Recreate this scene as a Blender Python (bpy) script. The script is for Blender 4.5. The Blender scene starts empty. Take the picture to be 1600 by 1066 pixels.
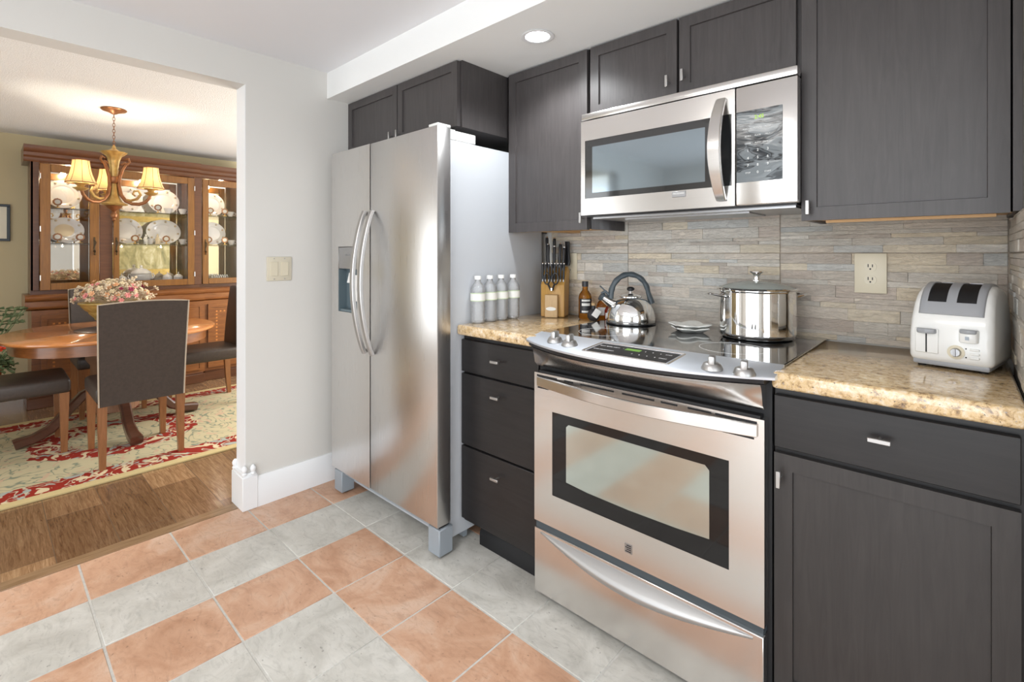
import bpy, bmesh, math, random
from mathutils import Vector, Matrix
rnd = random.Random(7)
SC = bpy.context.scene
COL = SC.collection
PI = math.pi

# ------------------------------------------------------------------ camera, world, lights, exposure
cam_d = bpy.data.cameras.new('camera'); cam = bpy.data.objects.new('camera', cam_d); COL.objects.link(cam)
cam.location = (0, 0, 1.2257); cam.rotation_euler = (PI/2, 0, 0.7454)
cam_d.sensor_width = 36; cam_d.lens = 763.93/1600*36; cam_d.shift_y = (396.87-533)/1600
cam_d.clip_start = 0.02
SC.camera = cam
SC.view_settings.view_transform = 'Standard'; SC.view_settings.look = 'None'
SC.view_settings.gamma = 1; SC.view_settings.exposure = 0.13; SC.view_settings.use_curve_mapping = False

W = bpy.data.worlds.new('sky'); SC.world = W; W.use_nodes = True
bg = W.node_tree.nodes['Background']; bg.inputs[0].default_value = (0.80, 0.90, 1.0, 1); bg.inputs[1].default_value = 1.6

def area(name, loc, rot, sx, sy, power, color=(1, 1, 1), spread=PI):
    l = bpy.data.lights.new(name, 'AREA'); l.shape = 'RECTANGLE'; l.size = sx; l.size_y = sy
    l.energy = power; l.color = color; l.spread = spread
    o = bpy.data.objects.new(name, l); COL.objects.link(o); o.location = loc; o.rotation_euler = rot
    return o
def point(name, loc, power, color, r=0.03):
    l = bpy.data.lights.new(name, 'POINT'); l.energy = power; l.color = color; l.shadow_soft_size = r
    o = bpy.data.objects.new(name, l); COL.objects.link(o); o.location = loc
    return o
# daylight through the windows
area('kitchen_window_light', (-0.25, -2.02, 1.06), (PI/2, 0, 0), 2.5, 1.95, 47, (0.93, 0.97, 1.0))
area('side_window_light', (1.92, -0.6, 1.25), (PI/2, 0, PI/2), 1.9, 1.5, 22, (0.93, 0.97, 1.0))
area('dining_window_light', (-3.62, -1.78, 1.2), (PI/2, 0, 0), 1.15, 1.9, 13, (1.0, 0.98, 0.94))
# added fill lights, then the soffit downlight
area('kitchen_ceiling_fill', (-0.75, -0.55, 2.135), (0, 0, 0), 1.1, 0.5, 16, (1.0, 0.97, 0.93))  # unseen ceiling panel added for even light in the kitchen
area('dining_end_fill', (-3.9, 2.93, 1.3), (-PI/2, 0, 0), 1.7, 1.5, 78, (1.0, 0.98, 0.94))  # unseen end-wall window light, added to brighten the dining room
l = bpy.data.lights.new('downlight_lamp', 'SPOT'); l.energy = 26; l.color = (0.95, 0.98, 1.0); l.spot_size = 2.5; l.spot_blend = 0.6; l.shadow_soft_size = 0.05
o = bpy.data.objects.new('downlight_lamp', l); COL.objects.link(o); o.location = (-1.205, 1.45, 2.05)

# ------------------------------------------------------------------ materials
def new_mat(name):
    m = bpy.data.materials.new(name); m.use_nodes = True
    nt = m.node_tree; b = nt.nodes['Principled BSDF']
    return m, nt, b
def coords(nt, scale=(1, 1, 1), kind='Object', rot=(0, 0, 0)):
    tc = nt.nodes.new('ShaderNodeTexCoord'); mp = nt.nodes.new('ShaderNodeMapping')
    mp.inputs['Scale'].default_value = scale; mp.inputs['Rotation'].default_value = rot
    nt.links.new(tc.outputs[kind], mp.inputs[0]); return mp.outputs[0]
def noise(nt, vec, scale, detail=4, rough=0.6, dist=0):
    n = nt.nodes.new('ShaderNodeTexNoise'); n.inputs['Scale'].default_value = scale
    n.inputs['Detail'].default_value = detail; n.inputs['Roughness'].default_value = rough; n.inputs['Distortion'].default_value = dist
    if vec is not None: nt.links.new(vec, n.inputs['Vector'])
    return n.outputs['Fac']
def ramp(nt, fac, stops, interp='LINEAR'):
    r = nt.nodes.new('ShaderNodeValToRGB'); cr = r.color_ramp; cr.interpolation = interp
    while len(cr.elements) < len(stops): cr.elements.new(0.5)
    for e, (p, c) in zip(cr.elements, stops):
        e.position = p; e.color = (*c, 1) if len(c) == 3 else c
    nt.links.new(fac, r.inputs[0]); return r.outputs['Color']
def mixc(nt, fac, a, b, mode='MIX'):
    m = nt.nodes.new('ShaderNodeMix'); m.data_type = 'RGBA'; m.blend_type = mode
    for s, v in ((m.inputs[0], fac), (m.inputs[6], a), (m.inputs[7], b)):
        if hasattr(v, 'is_linked'): nt.links.new(v, s)
        elif isinstance(v, (int, float)): s.default_value = v
        else: s.default_value = (*v, 1)
    return m.outputs[2]
def math_n(nt, op, a, b=0.0, c=None):
    m = nt.nodes.new('ShaderNodeMath'); m.operation = op
    for s, v in zip(m.inputs, (a, b) if c is None else (a, b, c)):
        if hasattr(v, 'is_linked'): nt.links.new(v, s)
        else: s.default_value = v
    return m.outputs[0]
def bump(nt, b, h, strength=0.2, dist=0.01):
    n = nt.nodes.new('ShaderNodeBump'); n.inputs['Strength'].default_value = strength; n.inputs['Distance'].default_value = dist
    nt.links.new(h, n.inputs['Height']); nt.links.new(n.outputs[0], b.inputs['Normal'])
MATS = {}
def simple(name, col, rough=0.5, metal=0.0, spec=0.5, coat=0.0, trans=0.0, ior=1.45, emit=None, es=0, var=None, bmp=None, aniso=0, vscale=(1, 1, 1), sss=0):
    m, nt, b = new_mat(name)
    b.inputs['Base Color'].default_value = (*col, 1); b.inputs['Roughness'].default_value = rough
    b.inputs['Metallic'].default_value = metal; b.inputs['Specular IOR Level'].default_value = spec
    b.inputs['Coat Weight'].default_value = coat; b.inputs['Coat Roughness'].default_value = 0.08
    b.inputs['Transmission Weight'].default_value = trans; b.inputs['IOR'].default_value = ior
    b.inputs['Anisotropic'].default_value = aniso
    if emit: b.inputs['Emission Color'].default_value = (*emit, 1); b.inputs['Emission Strength'].default_value = es
    if var:
        f = noise(nt, coords(nt, vscale), var[0], 5)
        c = ramp(nt, f, [(0.3, tuple(col)), (0.7, tuple(var[1]))]); nt.links.new(c, b.inputs['Base Color'])
    if bmp:
        bump(nt, b, noise(nt, coords(nt, vscale), bmp[0], 4), bmp[1], 0.004)
    MATS[name] = m; return m

simple('wall_white', (0.66, 0.645, 0.61), 0.6, bmp=(180, 0.03))
simple('soffit_white', (0.87, 0.88, 0.87), 0.55)
simple('ceiling_white', (0.80, 0.81, 0.84), 0.7)
simple('trim_white', (0.82, 0.83, 0.84), 0.35)
simple('popcorn', (0.88, 0.87, 0.85), 0.85, bmp=(160, 0.9), var=(220, (0.74, 0.73, 0.71)))
simple('khaki_wall', (0.54, 0.46, 0.29), 0.7, bmp=(120, 0.05))
simple('black_plastic', (0.012, 0.012, 0.014), 0.3)
simple('black_matte', (0.008, 0.008, 0.009), 0.6)
simple('black_glass', (0.012, 0.013, 0.014), 0.06, spec=0.8, coat=1.0)
simple('grey_paint', (0.50, 0.52, 0.55), 0.38, bmp=(300, 0.05))
simple('grey_cover', (0.28, 0.31, 0.34), 0.45)
simple('gap_grey', (0.05, 0.065, 0.075), 0.3)
simple('recess_grey', (0.11, 0.15, 0.17), 0.35)
simple('oven_glass', (0.010, 0.009, 0.009), 0.05, spec=0.45)
simple('panel_black', (0.02, 0.02, 0.022), 0.35, spec=0.3)
simple('grey_plastic', (0.36, 0.40, 0.45), 0.4)
simple('white_plastic', (0.80, 0.80, 0.78), 0.3)
simple('almond', (0.66, 0.60, 0.46), 0.35)
simple('switch_almond', (0.62, 0.57, 0.45), 0.35)
simple('nickel', (0.46, 0.45, 0.44), 0.42, 1.0)
simple('chrome', (0.88, 0.88, 0.87), 0.05, 1.0)
simple('raw_wood', (0.62, 0.40, 0.20), 0.6, var=(40, (0.52, 0.32, 0.15)), vscale=(1, 8, 8))
simple('clear_glass', (1, 1, 1), 0.0, trans=1.0, ior=1.45)
simple('amber_liquid', (0.75, 0.35, 0.05), 0.0, trans=1.0, ior=1.33)
simple('red_liquid', (0.55, 0.06, 0.02), 0.0, trans=0.8, ior=1.33)
simple('label_white', (0.78, 0.78, 0.75), 0.5)
simple('label_green', (0.55, 0.66, 0.42), 0.5)
simple('paper_black', (0.03, 0.03, 0.035), 0.4)
simple('kettle_grip', (0.055, 0.07, 0.08), 0.35)
simple('bamboo', (0.52, 0.30, 0.08), 0.4, var=(20, (0.42, 0.22, 0.05)), vscale=(8, 8, 1))
simple('bamboo_pale', (0.55, 0.38, 0.20), 0.45, var=(30, (0.48, 0.32, 0.16)), vscale=(8, 8, 1))
simple('toaster_white', (0.80, 0.80, 0.78), 0.25, coat=0.3)
simple('toaster_grey', (0.33, 0.34, 0.36), 0.3)
simple('ceramic', (0.72, 0.72, 0.68), 0.12, coat=0.5)
simple('grout', (0.62, 0.60, 0.56), 0.8, var=(60, (0.50, 0.49, 0.46)))
simple('leather', (0.062, 0.046, 0.038), 0.40, var=(60, (0.045, 0.034, 0.028)), bmp=(220, 0.12))
simple('leather_highlight', (0.45, 0.38, 0.30), 0.4)  # off-white highlight of the chair-back edges, put into the colour
simple('bulb', (1, 1, 1), 0.4, emit=(0.93, 0.97, 1.0), es=14)
simple('warm_bulb', (1, 0.9, 0.7), 0.4, emit=(1.0, 0.90, 0.7), es=20)
simple('diffuser', (0.9, 0.9, 0.88), 0.4, emit=(1.0, 0.97, 0.92), es=2.4)
simple('lcd_green', (0.05, 0.1, 0.02), 0.3, emit=(0.25, 0.55, 0.08), es=0.55)
simple('led_yellow', (0.05, 0.1, 0.02), 0.3, emit=(0.45, 0.75, 0.05), es=1.0)
simple('key_print', (0.85, 0.86, 0.85), 0.5)
simple('bronze', (0.32, 0.14, 0.06), 0.35, 0.6, var=(30, (0.20, 0.08, 0.03)))
simple('antique_gold', (0.55, 0.38, 0.13), 0.38, 0.35, var=(25, (0.36, 0.20, 0.06)))
simple('terracotta_pot', (0.34, 0.12, 0.05), 0.7)
simple('gold_bowl', (0.50, 0.36, 0.12), 0.35, 0.2, var=(30, (0.38, 0.27, 0.07)))
simple('mirror', (0.88, 0.86, 0.80), 0.02, 1.0)
simple('clear_shelf', (0.12, 0.10, 0.07), 0.1)
simple('porcelain', (0.80, 0.80, 0.80), 0.12, coat=0.6)
simple('gilt', (0.70, 0.45, 0.13), 0.3, 0.9)
simple('frame_dark', (0.02, 0.03, 0.04), 0.3)
simple('paper', (0.78, 0.74, 0.62), 0.7)
simple('brass_dark', (0.10, 0.07, 0.04), 0.4, 0.8)
simple('sky_pane', (0.9, 0.95, 1), 0.02, trans=1.0, ior=1.05)
simple('leaf', (0.08, 0.13, 0.05), 0.6, var=(15, (0.24, 0.28, 0.15)))
for n, c in (('petal_cream', (0.78, 0.66, 0.45)), ('petal_peach', (0.78, 0.45, 0.25)), ('petal_pink', (0.75, 0.30, 0.28)), ('petal_plum', (0.30, 0.03, 0.08)),
             ('petal_red', (0.65, 0.06, 0.02)), ('petal_dust', (0.60, 0.50, 0.36))):
    simple(n, c, 0.7)

def grain_mat(name, c1, c2, rough, gscale=(26, 26, 1.6), coat=0.0, nscale=3.0, bs=0.06, detail=6, spec=0.5):
    m, nt, b = new_mat(name)
    v = coords(nt, gscale); f = noise(nt, v, nscale, detail, 0.65, 1.2)
    f2 = noise(nt, coords(nt, (1, 1, 1)), 7, 3)
    c = ramp(nt, f, [(0.32, c1), (0.68, c2)])
    c = mixc(nt, math_n(nt, 'MULTIPLY', f2, 0.5), c, tuple(x*0.75 for x in c1))
    nt.links.new(c, b.inputs['Base Color']); b.inputs['Roughness'].default_value = rough
    b.inputs['Coat Weight'].default_value = coat; b.inputs['Coat Roughness'].default_value = 0.15
    b.inputs['Specular IOR Level'].default_value = spec
    bump(nt, b, f, bs, 0.002); MATS[name] = m
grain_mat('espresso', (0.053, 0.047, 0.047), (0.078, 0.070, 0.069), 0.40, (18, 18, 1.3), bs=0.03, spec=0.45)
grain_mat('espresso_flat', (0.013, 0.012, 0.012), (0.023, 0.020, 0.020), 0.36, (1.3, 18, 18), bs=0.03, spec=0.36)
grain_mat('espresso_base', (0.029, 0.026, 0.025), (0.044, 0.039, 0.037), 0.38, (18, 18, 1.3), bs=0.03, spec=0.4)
grain_mat('cherry', (0.18, 0.058, 0.015), (0.32, 0.12, 0.032), 0.3, (1.5, 1.5, 14), 0.4)
grain_mat('cherry_upright', (0.16, 0.060, 0.010), (0.27, 0.115, 0.020), 0.32, (20, 20, 1.5), 0.3)
grain_mat('hutch_dark', (0.085, 0.028, 0.011), (0.14, 0.05, 0.018), 0.35, (1.5, 12, 14), 0.3)
grain_mat('table_top', (0.56, 0.20, 0.055), (0.70, 0.29, 0.09), 0.16, (14, 1.5, 14), 0.6)
grain_mat('walnut_dark', (0.075, 0.030, 0.018), (0.12, 0.05, 0.03), 0.28, (3, 3, 10), 0.5)
grain_mat('chair_leg', (0.24, 0.095, 0.032), (0.34, 0.145, 0.055), 0.35, (20, 20, 2), 0.2)
grain_mat('column_wood', (0.26, 0.13, 0.075), (0.34, 0.19, 0.12), 0.3, (14, 14, 1.5), 0.3)

def steel(name, base, rough, grain, var=0.10, aniso=0.6, bs=0.02):
    m, nt, b = new_mat(name)
    f = noise(nt, coords(nt, grain), 6, 3, 0.7)
    r = math_n(nt, 'MULTIPLY_ADD', f, var, rough-var/2); nt.links.new(r, b.inputs['Roughness'])
    b.inputs['Base Color'].default_value = (*base, 1); b.inputs['Metallic'].default_value = 1
    bump(nt, b, f, bs, 0.0005); MATS[name] = m
steel('steel', (0.66, 0.65, 0.64), 0.29, (60, 60, 0.8))
steel('steel_flat', (0.70, 0.68, 0.66), 0.22, (0.8, 60, 60))
steel('steel_dark', (0.42, 0.42, 0.43), 0.30, (60, 60, 0.8))
steel('steel_panel', (0.78, 0.82, 0.88), 0.48, (0.8, 60, 60))
steel('steel_soft', (0.50, 0.50, 0.50), 0.5, (0.8, 60, 60))
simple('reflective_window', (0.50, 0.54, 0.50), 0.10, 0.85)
simple('mw_window', (0.30, 0.36, 0.40), 0.07, 0.8)

def granite():
    m, nt, b = new_mat('granite'); v = coords(nt)
    f = noise(nt, v, 62, 8, 0.74, 0.5)
    c = ramp(nt, f, [(0.30, (0.10, 0.07, 0.05)), (0.40, (0.34, 0.22, 0.11)), (0.47, (0.58, 0.41, 0.21)), (0.55, (0.64, 0.48, 0.29)), (0.66, (0.70, 0.61, 0.47))])
    f2 = noise(nt, v, 120, 5, 0.7)
    c = mixc(nt, ramp(nt, f2, [(0.60, (0, 0, 0)), (0.68, (1, 1, 1))]), c, (0.30, 0.27, 0.26))
    f3 = noise(nt, v, 170, 3, 0.6)
    c = mixc(nt, ramp(nt, f3, [(0.66, (0, 0, 0)), (0.71, (1, 1, 1))]), c, (0.05, 0.04, 0.04))
    nt.links.new(c, b.inputs['Base Color']); b.inputs['Roughness'].default_value = 0.12
    b.inputs['Coat Weight'].default_value = 0.5; b.inputs['Coat Roughness'].default_value = 0.05
    MATS['granite'] = m
granite()

def tile_mat(name, c1, c2, c3):
    m, nt, b = new_mat(name); v = coords(nt)
    at = nt.nodes.new('ShaderNodeAttribute'); at.attribute_name = 'Col'
    add = nt.nodes.new('ShaderNodeVectorMath'); add.operation = 'MULTIPLY_ADD'
    nt.links.new(at.outputs['Color'], add.inputs[0]); add.inputs[1].default_value = (9, 9, 9); nt.links.new(v, add.inputs[2])
    f = noise(nt, add.outputs[0], 5.5, 9, 0.66, 0.8)
    c = ramp(nt, f, [(0.30, c1), (0.50, c2), (0.70, c3)])
    mp = nt.nodes.new('ShaderNodeMapping'); mp.inputs['Scale'].default_value = (9, 24, 9); nt.links.new(add.outputs[0], mp.inputs[0])
    f2 = noise(nt, mp.outputs[0], 1.0, 6, 0.7, 2.5)
    c = mixc(nt, ramp(nt, f2, [(0.33, (0.34, 0.34, 0.34)), (0.50, (0, 0, 0))]), c, tuple(x*0.62 for x in c1))
    f4 = noise(nt, add.outputs[0], 70, 2, 0.5)
    c = mixc(nt, ramp(nt, f4, [(0.25, (0.6, 0.6, 0.6)), (0.31, (0, 0, 0))]), c, tuple(x*0.45 for x in c1))
    nt.links.new(c, b.inputs['Base Color']); b.inputs['Roughness'].default_value = 0.36
    bump(nt, b, f2, 0.12, 0.003); MATS[name] = m
tile_mat('tile_terracotta', (0.44, 0.235, 0.14), (0.56, 0.335, 0.22), (0.64, 0.46, 0.35))
tile_mat('tile_grey', (0.43, 0.41, 0.37), (0.545, 0.525, 0.48), (0.65, 0.63, 0.585))

def stone():
    m, nt, b = new_mat('ledger_stone'); v = coords(nt)
    at = nt.nodes.new('ShaderNodeAttribute'); at.attribute_name = 'Col'
    f = noise(nt, coords(nt, (1, 1, 3.2)), 22, 9, 0.75, 2.2)
    c = mixc(nt, 1.0, at.outputs['Color'], ramp(nt, f, [(0.25, (0.72, 0.70, 0.68)), (0.50, (1, 1, 1)), (0.72, (1.2, 1.18, 1.13))]), 'MULTIPLY')
    nt.links.new(c, b.inputs['Base Color']); b.inputs['Roughness'].default_value = 0.28
    bump(nt, b, f, 0.9, 0.008); MATS['ledger_stone'] = m
stone()

def parquet():
    m, nt, b = new_mat('parquet'); v = coords(nt)
    br = nt.nodes.new('ShaderNodeTexBrick'); nt.links.new(v, br.inputs['Vector'])
    br.inputs['Scale'].default_value = 1.0; br.inputs['Brick Width'].default_value = 0.62; br.inputs['Row Height'].default_value = 0.20
    br.inputs['Mortar Size'].default_value = 0.002; br.inputs['Mortar Smooth'].default_value = 0.3; br.offset = 0.37; br.inputs['Bias'].default_value = 0.0
    br.inputs['Color1'].default_value = (0.0, 0.0, 0.0, 1); br.inputs['Color2'].default_value = (1, 1, 1, 1); br.inputs['Mortar'].default_value = (0.5, 0.5, 0.5, 1)
    g = noise(nt, coords(nt, (3, 40, 3)), 2.2, 7, 0.7, 1.2)
    c = ramp(nt, g, [(0.3, (0.15, 0.08, 0.038)), (0.52, (0.27, 0.165, 0.088)), (0.75, (0.40, 0.27, 0.155))])
    c = mixc(nt, 1.0, c, ramp(nt, br.outputs['Color'], [(0.0, (0.62, 0.55, 0.50)), (1.0, (1.25, 1.2, 1.15))]), 'MULTIPLY')
    c = mixc(nt, br.outputs['Fac'], c, (0.14, 0.09, 0.055))
    nt.links.new(c, b.inputs['Base Color']); b.inputs['Roughness'].default_value = 0.2
    b.inputs['Coat Weight'].default_value = 0.3; b.inputs['Coat Roughness'].default_value = 0.12
    bump(nt, b, g, 0.06, 0.002); MATS['parquet'] = m
parquet()
simple('plank_border', (0.20, 0.12, 0.06), 0.25, coat=0.3, var=(3, (0.32, 0.20, 0.11)), vscale=(30, 2, 3))

RX0, RX1, RY0, RY1 = -4.99, -3.365, -1.0, 2.25
def rug_mat():
    m, nt, b = new_mat('rug_weave')
    tc = nt.nodes.new('ShaderNodeTexCoord'); sp = nt.nodes.new('ShaderNodeSeparateXYZ'); nt.links.new(tc.outputs['Object'], sp.inputs[0])
    X, Y = sp.outputs[0], sp.outputs[1]
    hx, hy = (RX1-RX0)/2, (RY1-RY0)/2
    dx = math_n(nt, 'SUBTRACT', hx, math_n(nt, 'ABSOLUTE', X)); dy = math_n(nt, 'SUBTRACT', hy, math_n(nt, 'ABSOLUTE', Y))
    d = math_n(nt, 'MINIMUM', dx, dy)
    n1 = noise(nt, tc.outputs['Object'], 5.0, 1.5, 0.45, 2.6)
    n2 = noise(nt, coords(nt, (1, 1, 1), rot=(0, 0, 1)), 6.5, 1.5, 0.45, 2.6)
    field = mixc(nt, ramp(nt, n1, [(0.47, (0, 0, 0)), (0.49, (1, 1, 1)), (0.51, (1, 1, 1)), (0.53, (0, 0, 0))]), (0.50, 0.43, 0.27), (0.22, 0.24, 0.17))
    field = mixc(nt, ramp(nt, n2, [(0.62, (0, 0, 0)), (0.64, (1, 1, 1))]), field, (0.52, 0.37, 0.25))
    red = mixc(nt, ramp(nt, n1, [(0.53, (0, 0, 0)), (0.55, (1, 1, 1)), (0.585, (1, 1, 1)), (0.60, (0, 0, 0))]), (0.27, 0.028, 0.018), (0.48, 0.42, 0.31))
    red = mixc(nt, ramp(nt, n2, [(0.34, (1, 1, 1)), (0.38, (0, 0, 0))]), red, (0.34, 0.36, 0.32))
    red = mixc(nt, ramp(nt, n2, [(0.59, (0, 0, 0)), (0.61, (1, 1, 1))]), red, (0.62, 0.50, 0.32))
    inb = math_n(nt, 'MULTIPLY', math_n(nt, 'GREATER_THAN', d, 0.06), math_n(nt, 'LESS_THAN', d, 0.22))
    c = mixc(nt, inb, field, red)
    edge = math_n(nt, 'LESS_THAN', d, 0.06); c = mixc(nt, edge, c, (0.52, 0.41, 0.21))
    # medallion ring
    yy = math_n(nt, 'MULTIPLY', Y, 0.9)
    rr = math_n(nt, 'SQRT', math_n(nt, 'ADD', math_n(nt, 'MULTIPLY', X, X), math_n(nt, 'MULTIPLY', yy, yy)))
    wob = math_n(nt, 'MULTIPLY_ADD', n1, 0.12, rr)
    ring = math_n(nt, 'MULTIPLY', math_n(nt, 'GREATER_THAN', wob, 0.30), math_n(nt, 'LESS_THAN', wob, 0.46))
    c = mixc(nt, ring, c, red)
    nt.links.new(c, b.inputs['Base Color']); b.inputs['Roughness'].default_value = 0.95; b.inputs['Specular IOR Level'].default_value = 0.1
    bump(nt, b, noise(nt, tc.outputs['Object'], 400, 2), 0.4, 0.003); MATS['rug'] = m
rug_mat()

def painting_mat():
    m, nt, b = new_mat('painting_canvas')
    f = noise(nt, coords(nt, (1, 2, 1)), 4, 8, 0.7, 1)
    c = ramp(nt, f, [(0.3, (0.10, 0.10, 0.04)), (0.5, (0.34, 0.30, 0.14)), (0.65, (0.55, 0.52, 0.36))])
    nt.links.new(c, b.inputs['Base Color']); b.inputs['Roughness'].default_value = 0.6; MATS['painting'] = m
painting_mat()

def film_mat():
    m, nt, b = new_mat('keypad_film')
    f = noise(nt, coords(nt, (0.7, 1, 2.0)), 9, 3, 0.5, 0.9)
    c = ramp(nt, f, [(0.44, (0.012, 0.016, 0.02)), (0.48, (0.10, 0.115, 0.125)), (0.50, (0.008, 0.01, 0.012)), (0.53, (0.16, 0.18, 0.19))])
    nt.links.new(c, b.inputs['Base Color']); b.inputs['Roughness'].default_value = 0.12
    bump(nt, b, f, 0.3, 0.004); MATS['film'] = m
film_mat()

def thin_glass(name, tint=(1, 1, 1)):
    m = bpy.data.materials.new(name); m.use_nodes = True; nt = m.node_tree; nt.nodes.clear()
    o = nt.nodes.new('ShaderNodeOutputMaterial'); t = nt.nodes.new('ShaderNodeBsdfTransparent'); g = nt.nodes.new('ShaderNodeBsdfGlossy')
    t.inputs[0].default_value = (*tint, 1)
    g.inputs['Roughness'].default_value = 0.01; fr = nt.nodes.new('ShaderNodeFresnel'); fr.inputs[0].default_value = 1.5
    mx = nt.nodes.new('ShaderNodeMixShader'); nt.links.new(fr.outputs[0], mx.inputs[0]); nt.links.new(t.outputs[0], mx.inputs[1]); nt.links.new(g.outputs[0], mx.inputs[2])
    nt.links.new(mx.outputs[0], o.inputs[0]); MATS[name] = m
thin_glass('pane')
def hazy(name, tint, haze, hz, bscale=0, bs=0.0):
    """clear plastic / lid glass: see-through, with surface gloss and some pale diffuse mixed in"""
    m = bpy.data.materials.new(name); m.use_nodes = True; nt = m.node_tree; nt.nodes.clear()
    o = nt.nodes.new('ShaderNodeOutputMaterial'); t = nt.nodes.new('ShaderNodeBsdfTransparent'); t.inputs[0].default_value = (*tint, 1)
    g = nt.nodes.new('ShaderNodeBsdfGlossy'); g.inputs['Roughness'].default_value = 0.04; d = nt.nodes.new('ShaderNodeBsdfDiffuse'); d.inputs[0].default_value = (*hz, 1)
    fr = nt.nodes.new('ShaderNodeFresnel'); fr.inputs[0].default_value = 1.5
    if bscale:
        b = nt.nodes.new('ShaderNodeBump'); b.inputs['Strength'].default_value = bs; b.inputs['Distance'].default_value = 0.01
        nt.links.new(noise(nt, coords(nt, (0.6, 0.6, 1.5)), bscale, 2), b.inputs['Height'])
        for n_ in (g, fr): nt.links.new(b.outputs[0], n_.inputs['Normal'])
    a = nt.nodes.new('ShaderNodeMixShader'); a.inputs[0].default_value = haze; nt.links.new(t.outputs[0], a.inputs[1]); nt.links.new(d.outputs[0], a.inputs[2])
    mx = nt.nodes.new('ShaderNodeMixShader'); nt.links.new(fr.outputs[0], mx.inputs[0]); nt.links.new(a.outputs[0], mx.inputs[1]); nt.links.new(g.outputs[0], mx.inputs[2])
    nt.links.new(mx.outputs[0], o.inputs[0]); MATS[name] = m
hazy('lid_glass', (0.90, 0.95, 0.92), 0.55, (0.66, 0.72, 0.68)); hazy('water', (0.99, 0.995, 1.0), 0.26, (0.95, 0.97, 1.0), 150, 0.5)  # pale diffuse mixed in makes the lid and the water lighter
def shade_mat():
    m = bpy.data.materials.new('shade_fabric'); m.use_nodes = True; nt = m.node_tree; nt.nodes.clear()
    o = nt.nodes.new('ShaderNodeOutputMaterial'); t = nt.nodes.new('ShaderNodeBsdfTranslucent'); g = nt.nodes.new('ShaderNodeBsdfDiffuse')
    t.inputs[0].default_value = (0.88, 0.74, 0.47, 1); g.inputs[0].default_value = (0.74, 0.60, 0.36, 1)
    mx = nt.nodes.new('ShaderNodeMixShader'); mx.inputs[0].default_value = 0.5; nt.links.new(t.outputs[0], mx.inputs[1]); nt.links.new(g.outputs[0], mx.inputs[2])
    nt.links.new(mx.outputs[0], o.inputs[0]); MATS['shade'] = m
shade_mat()

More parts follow.
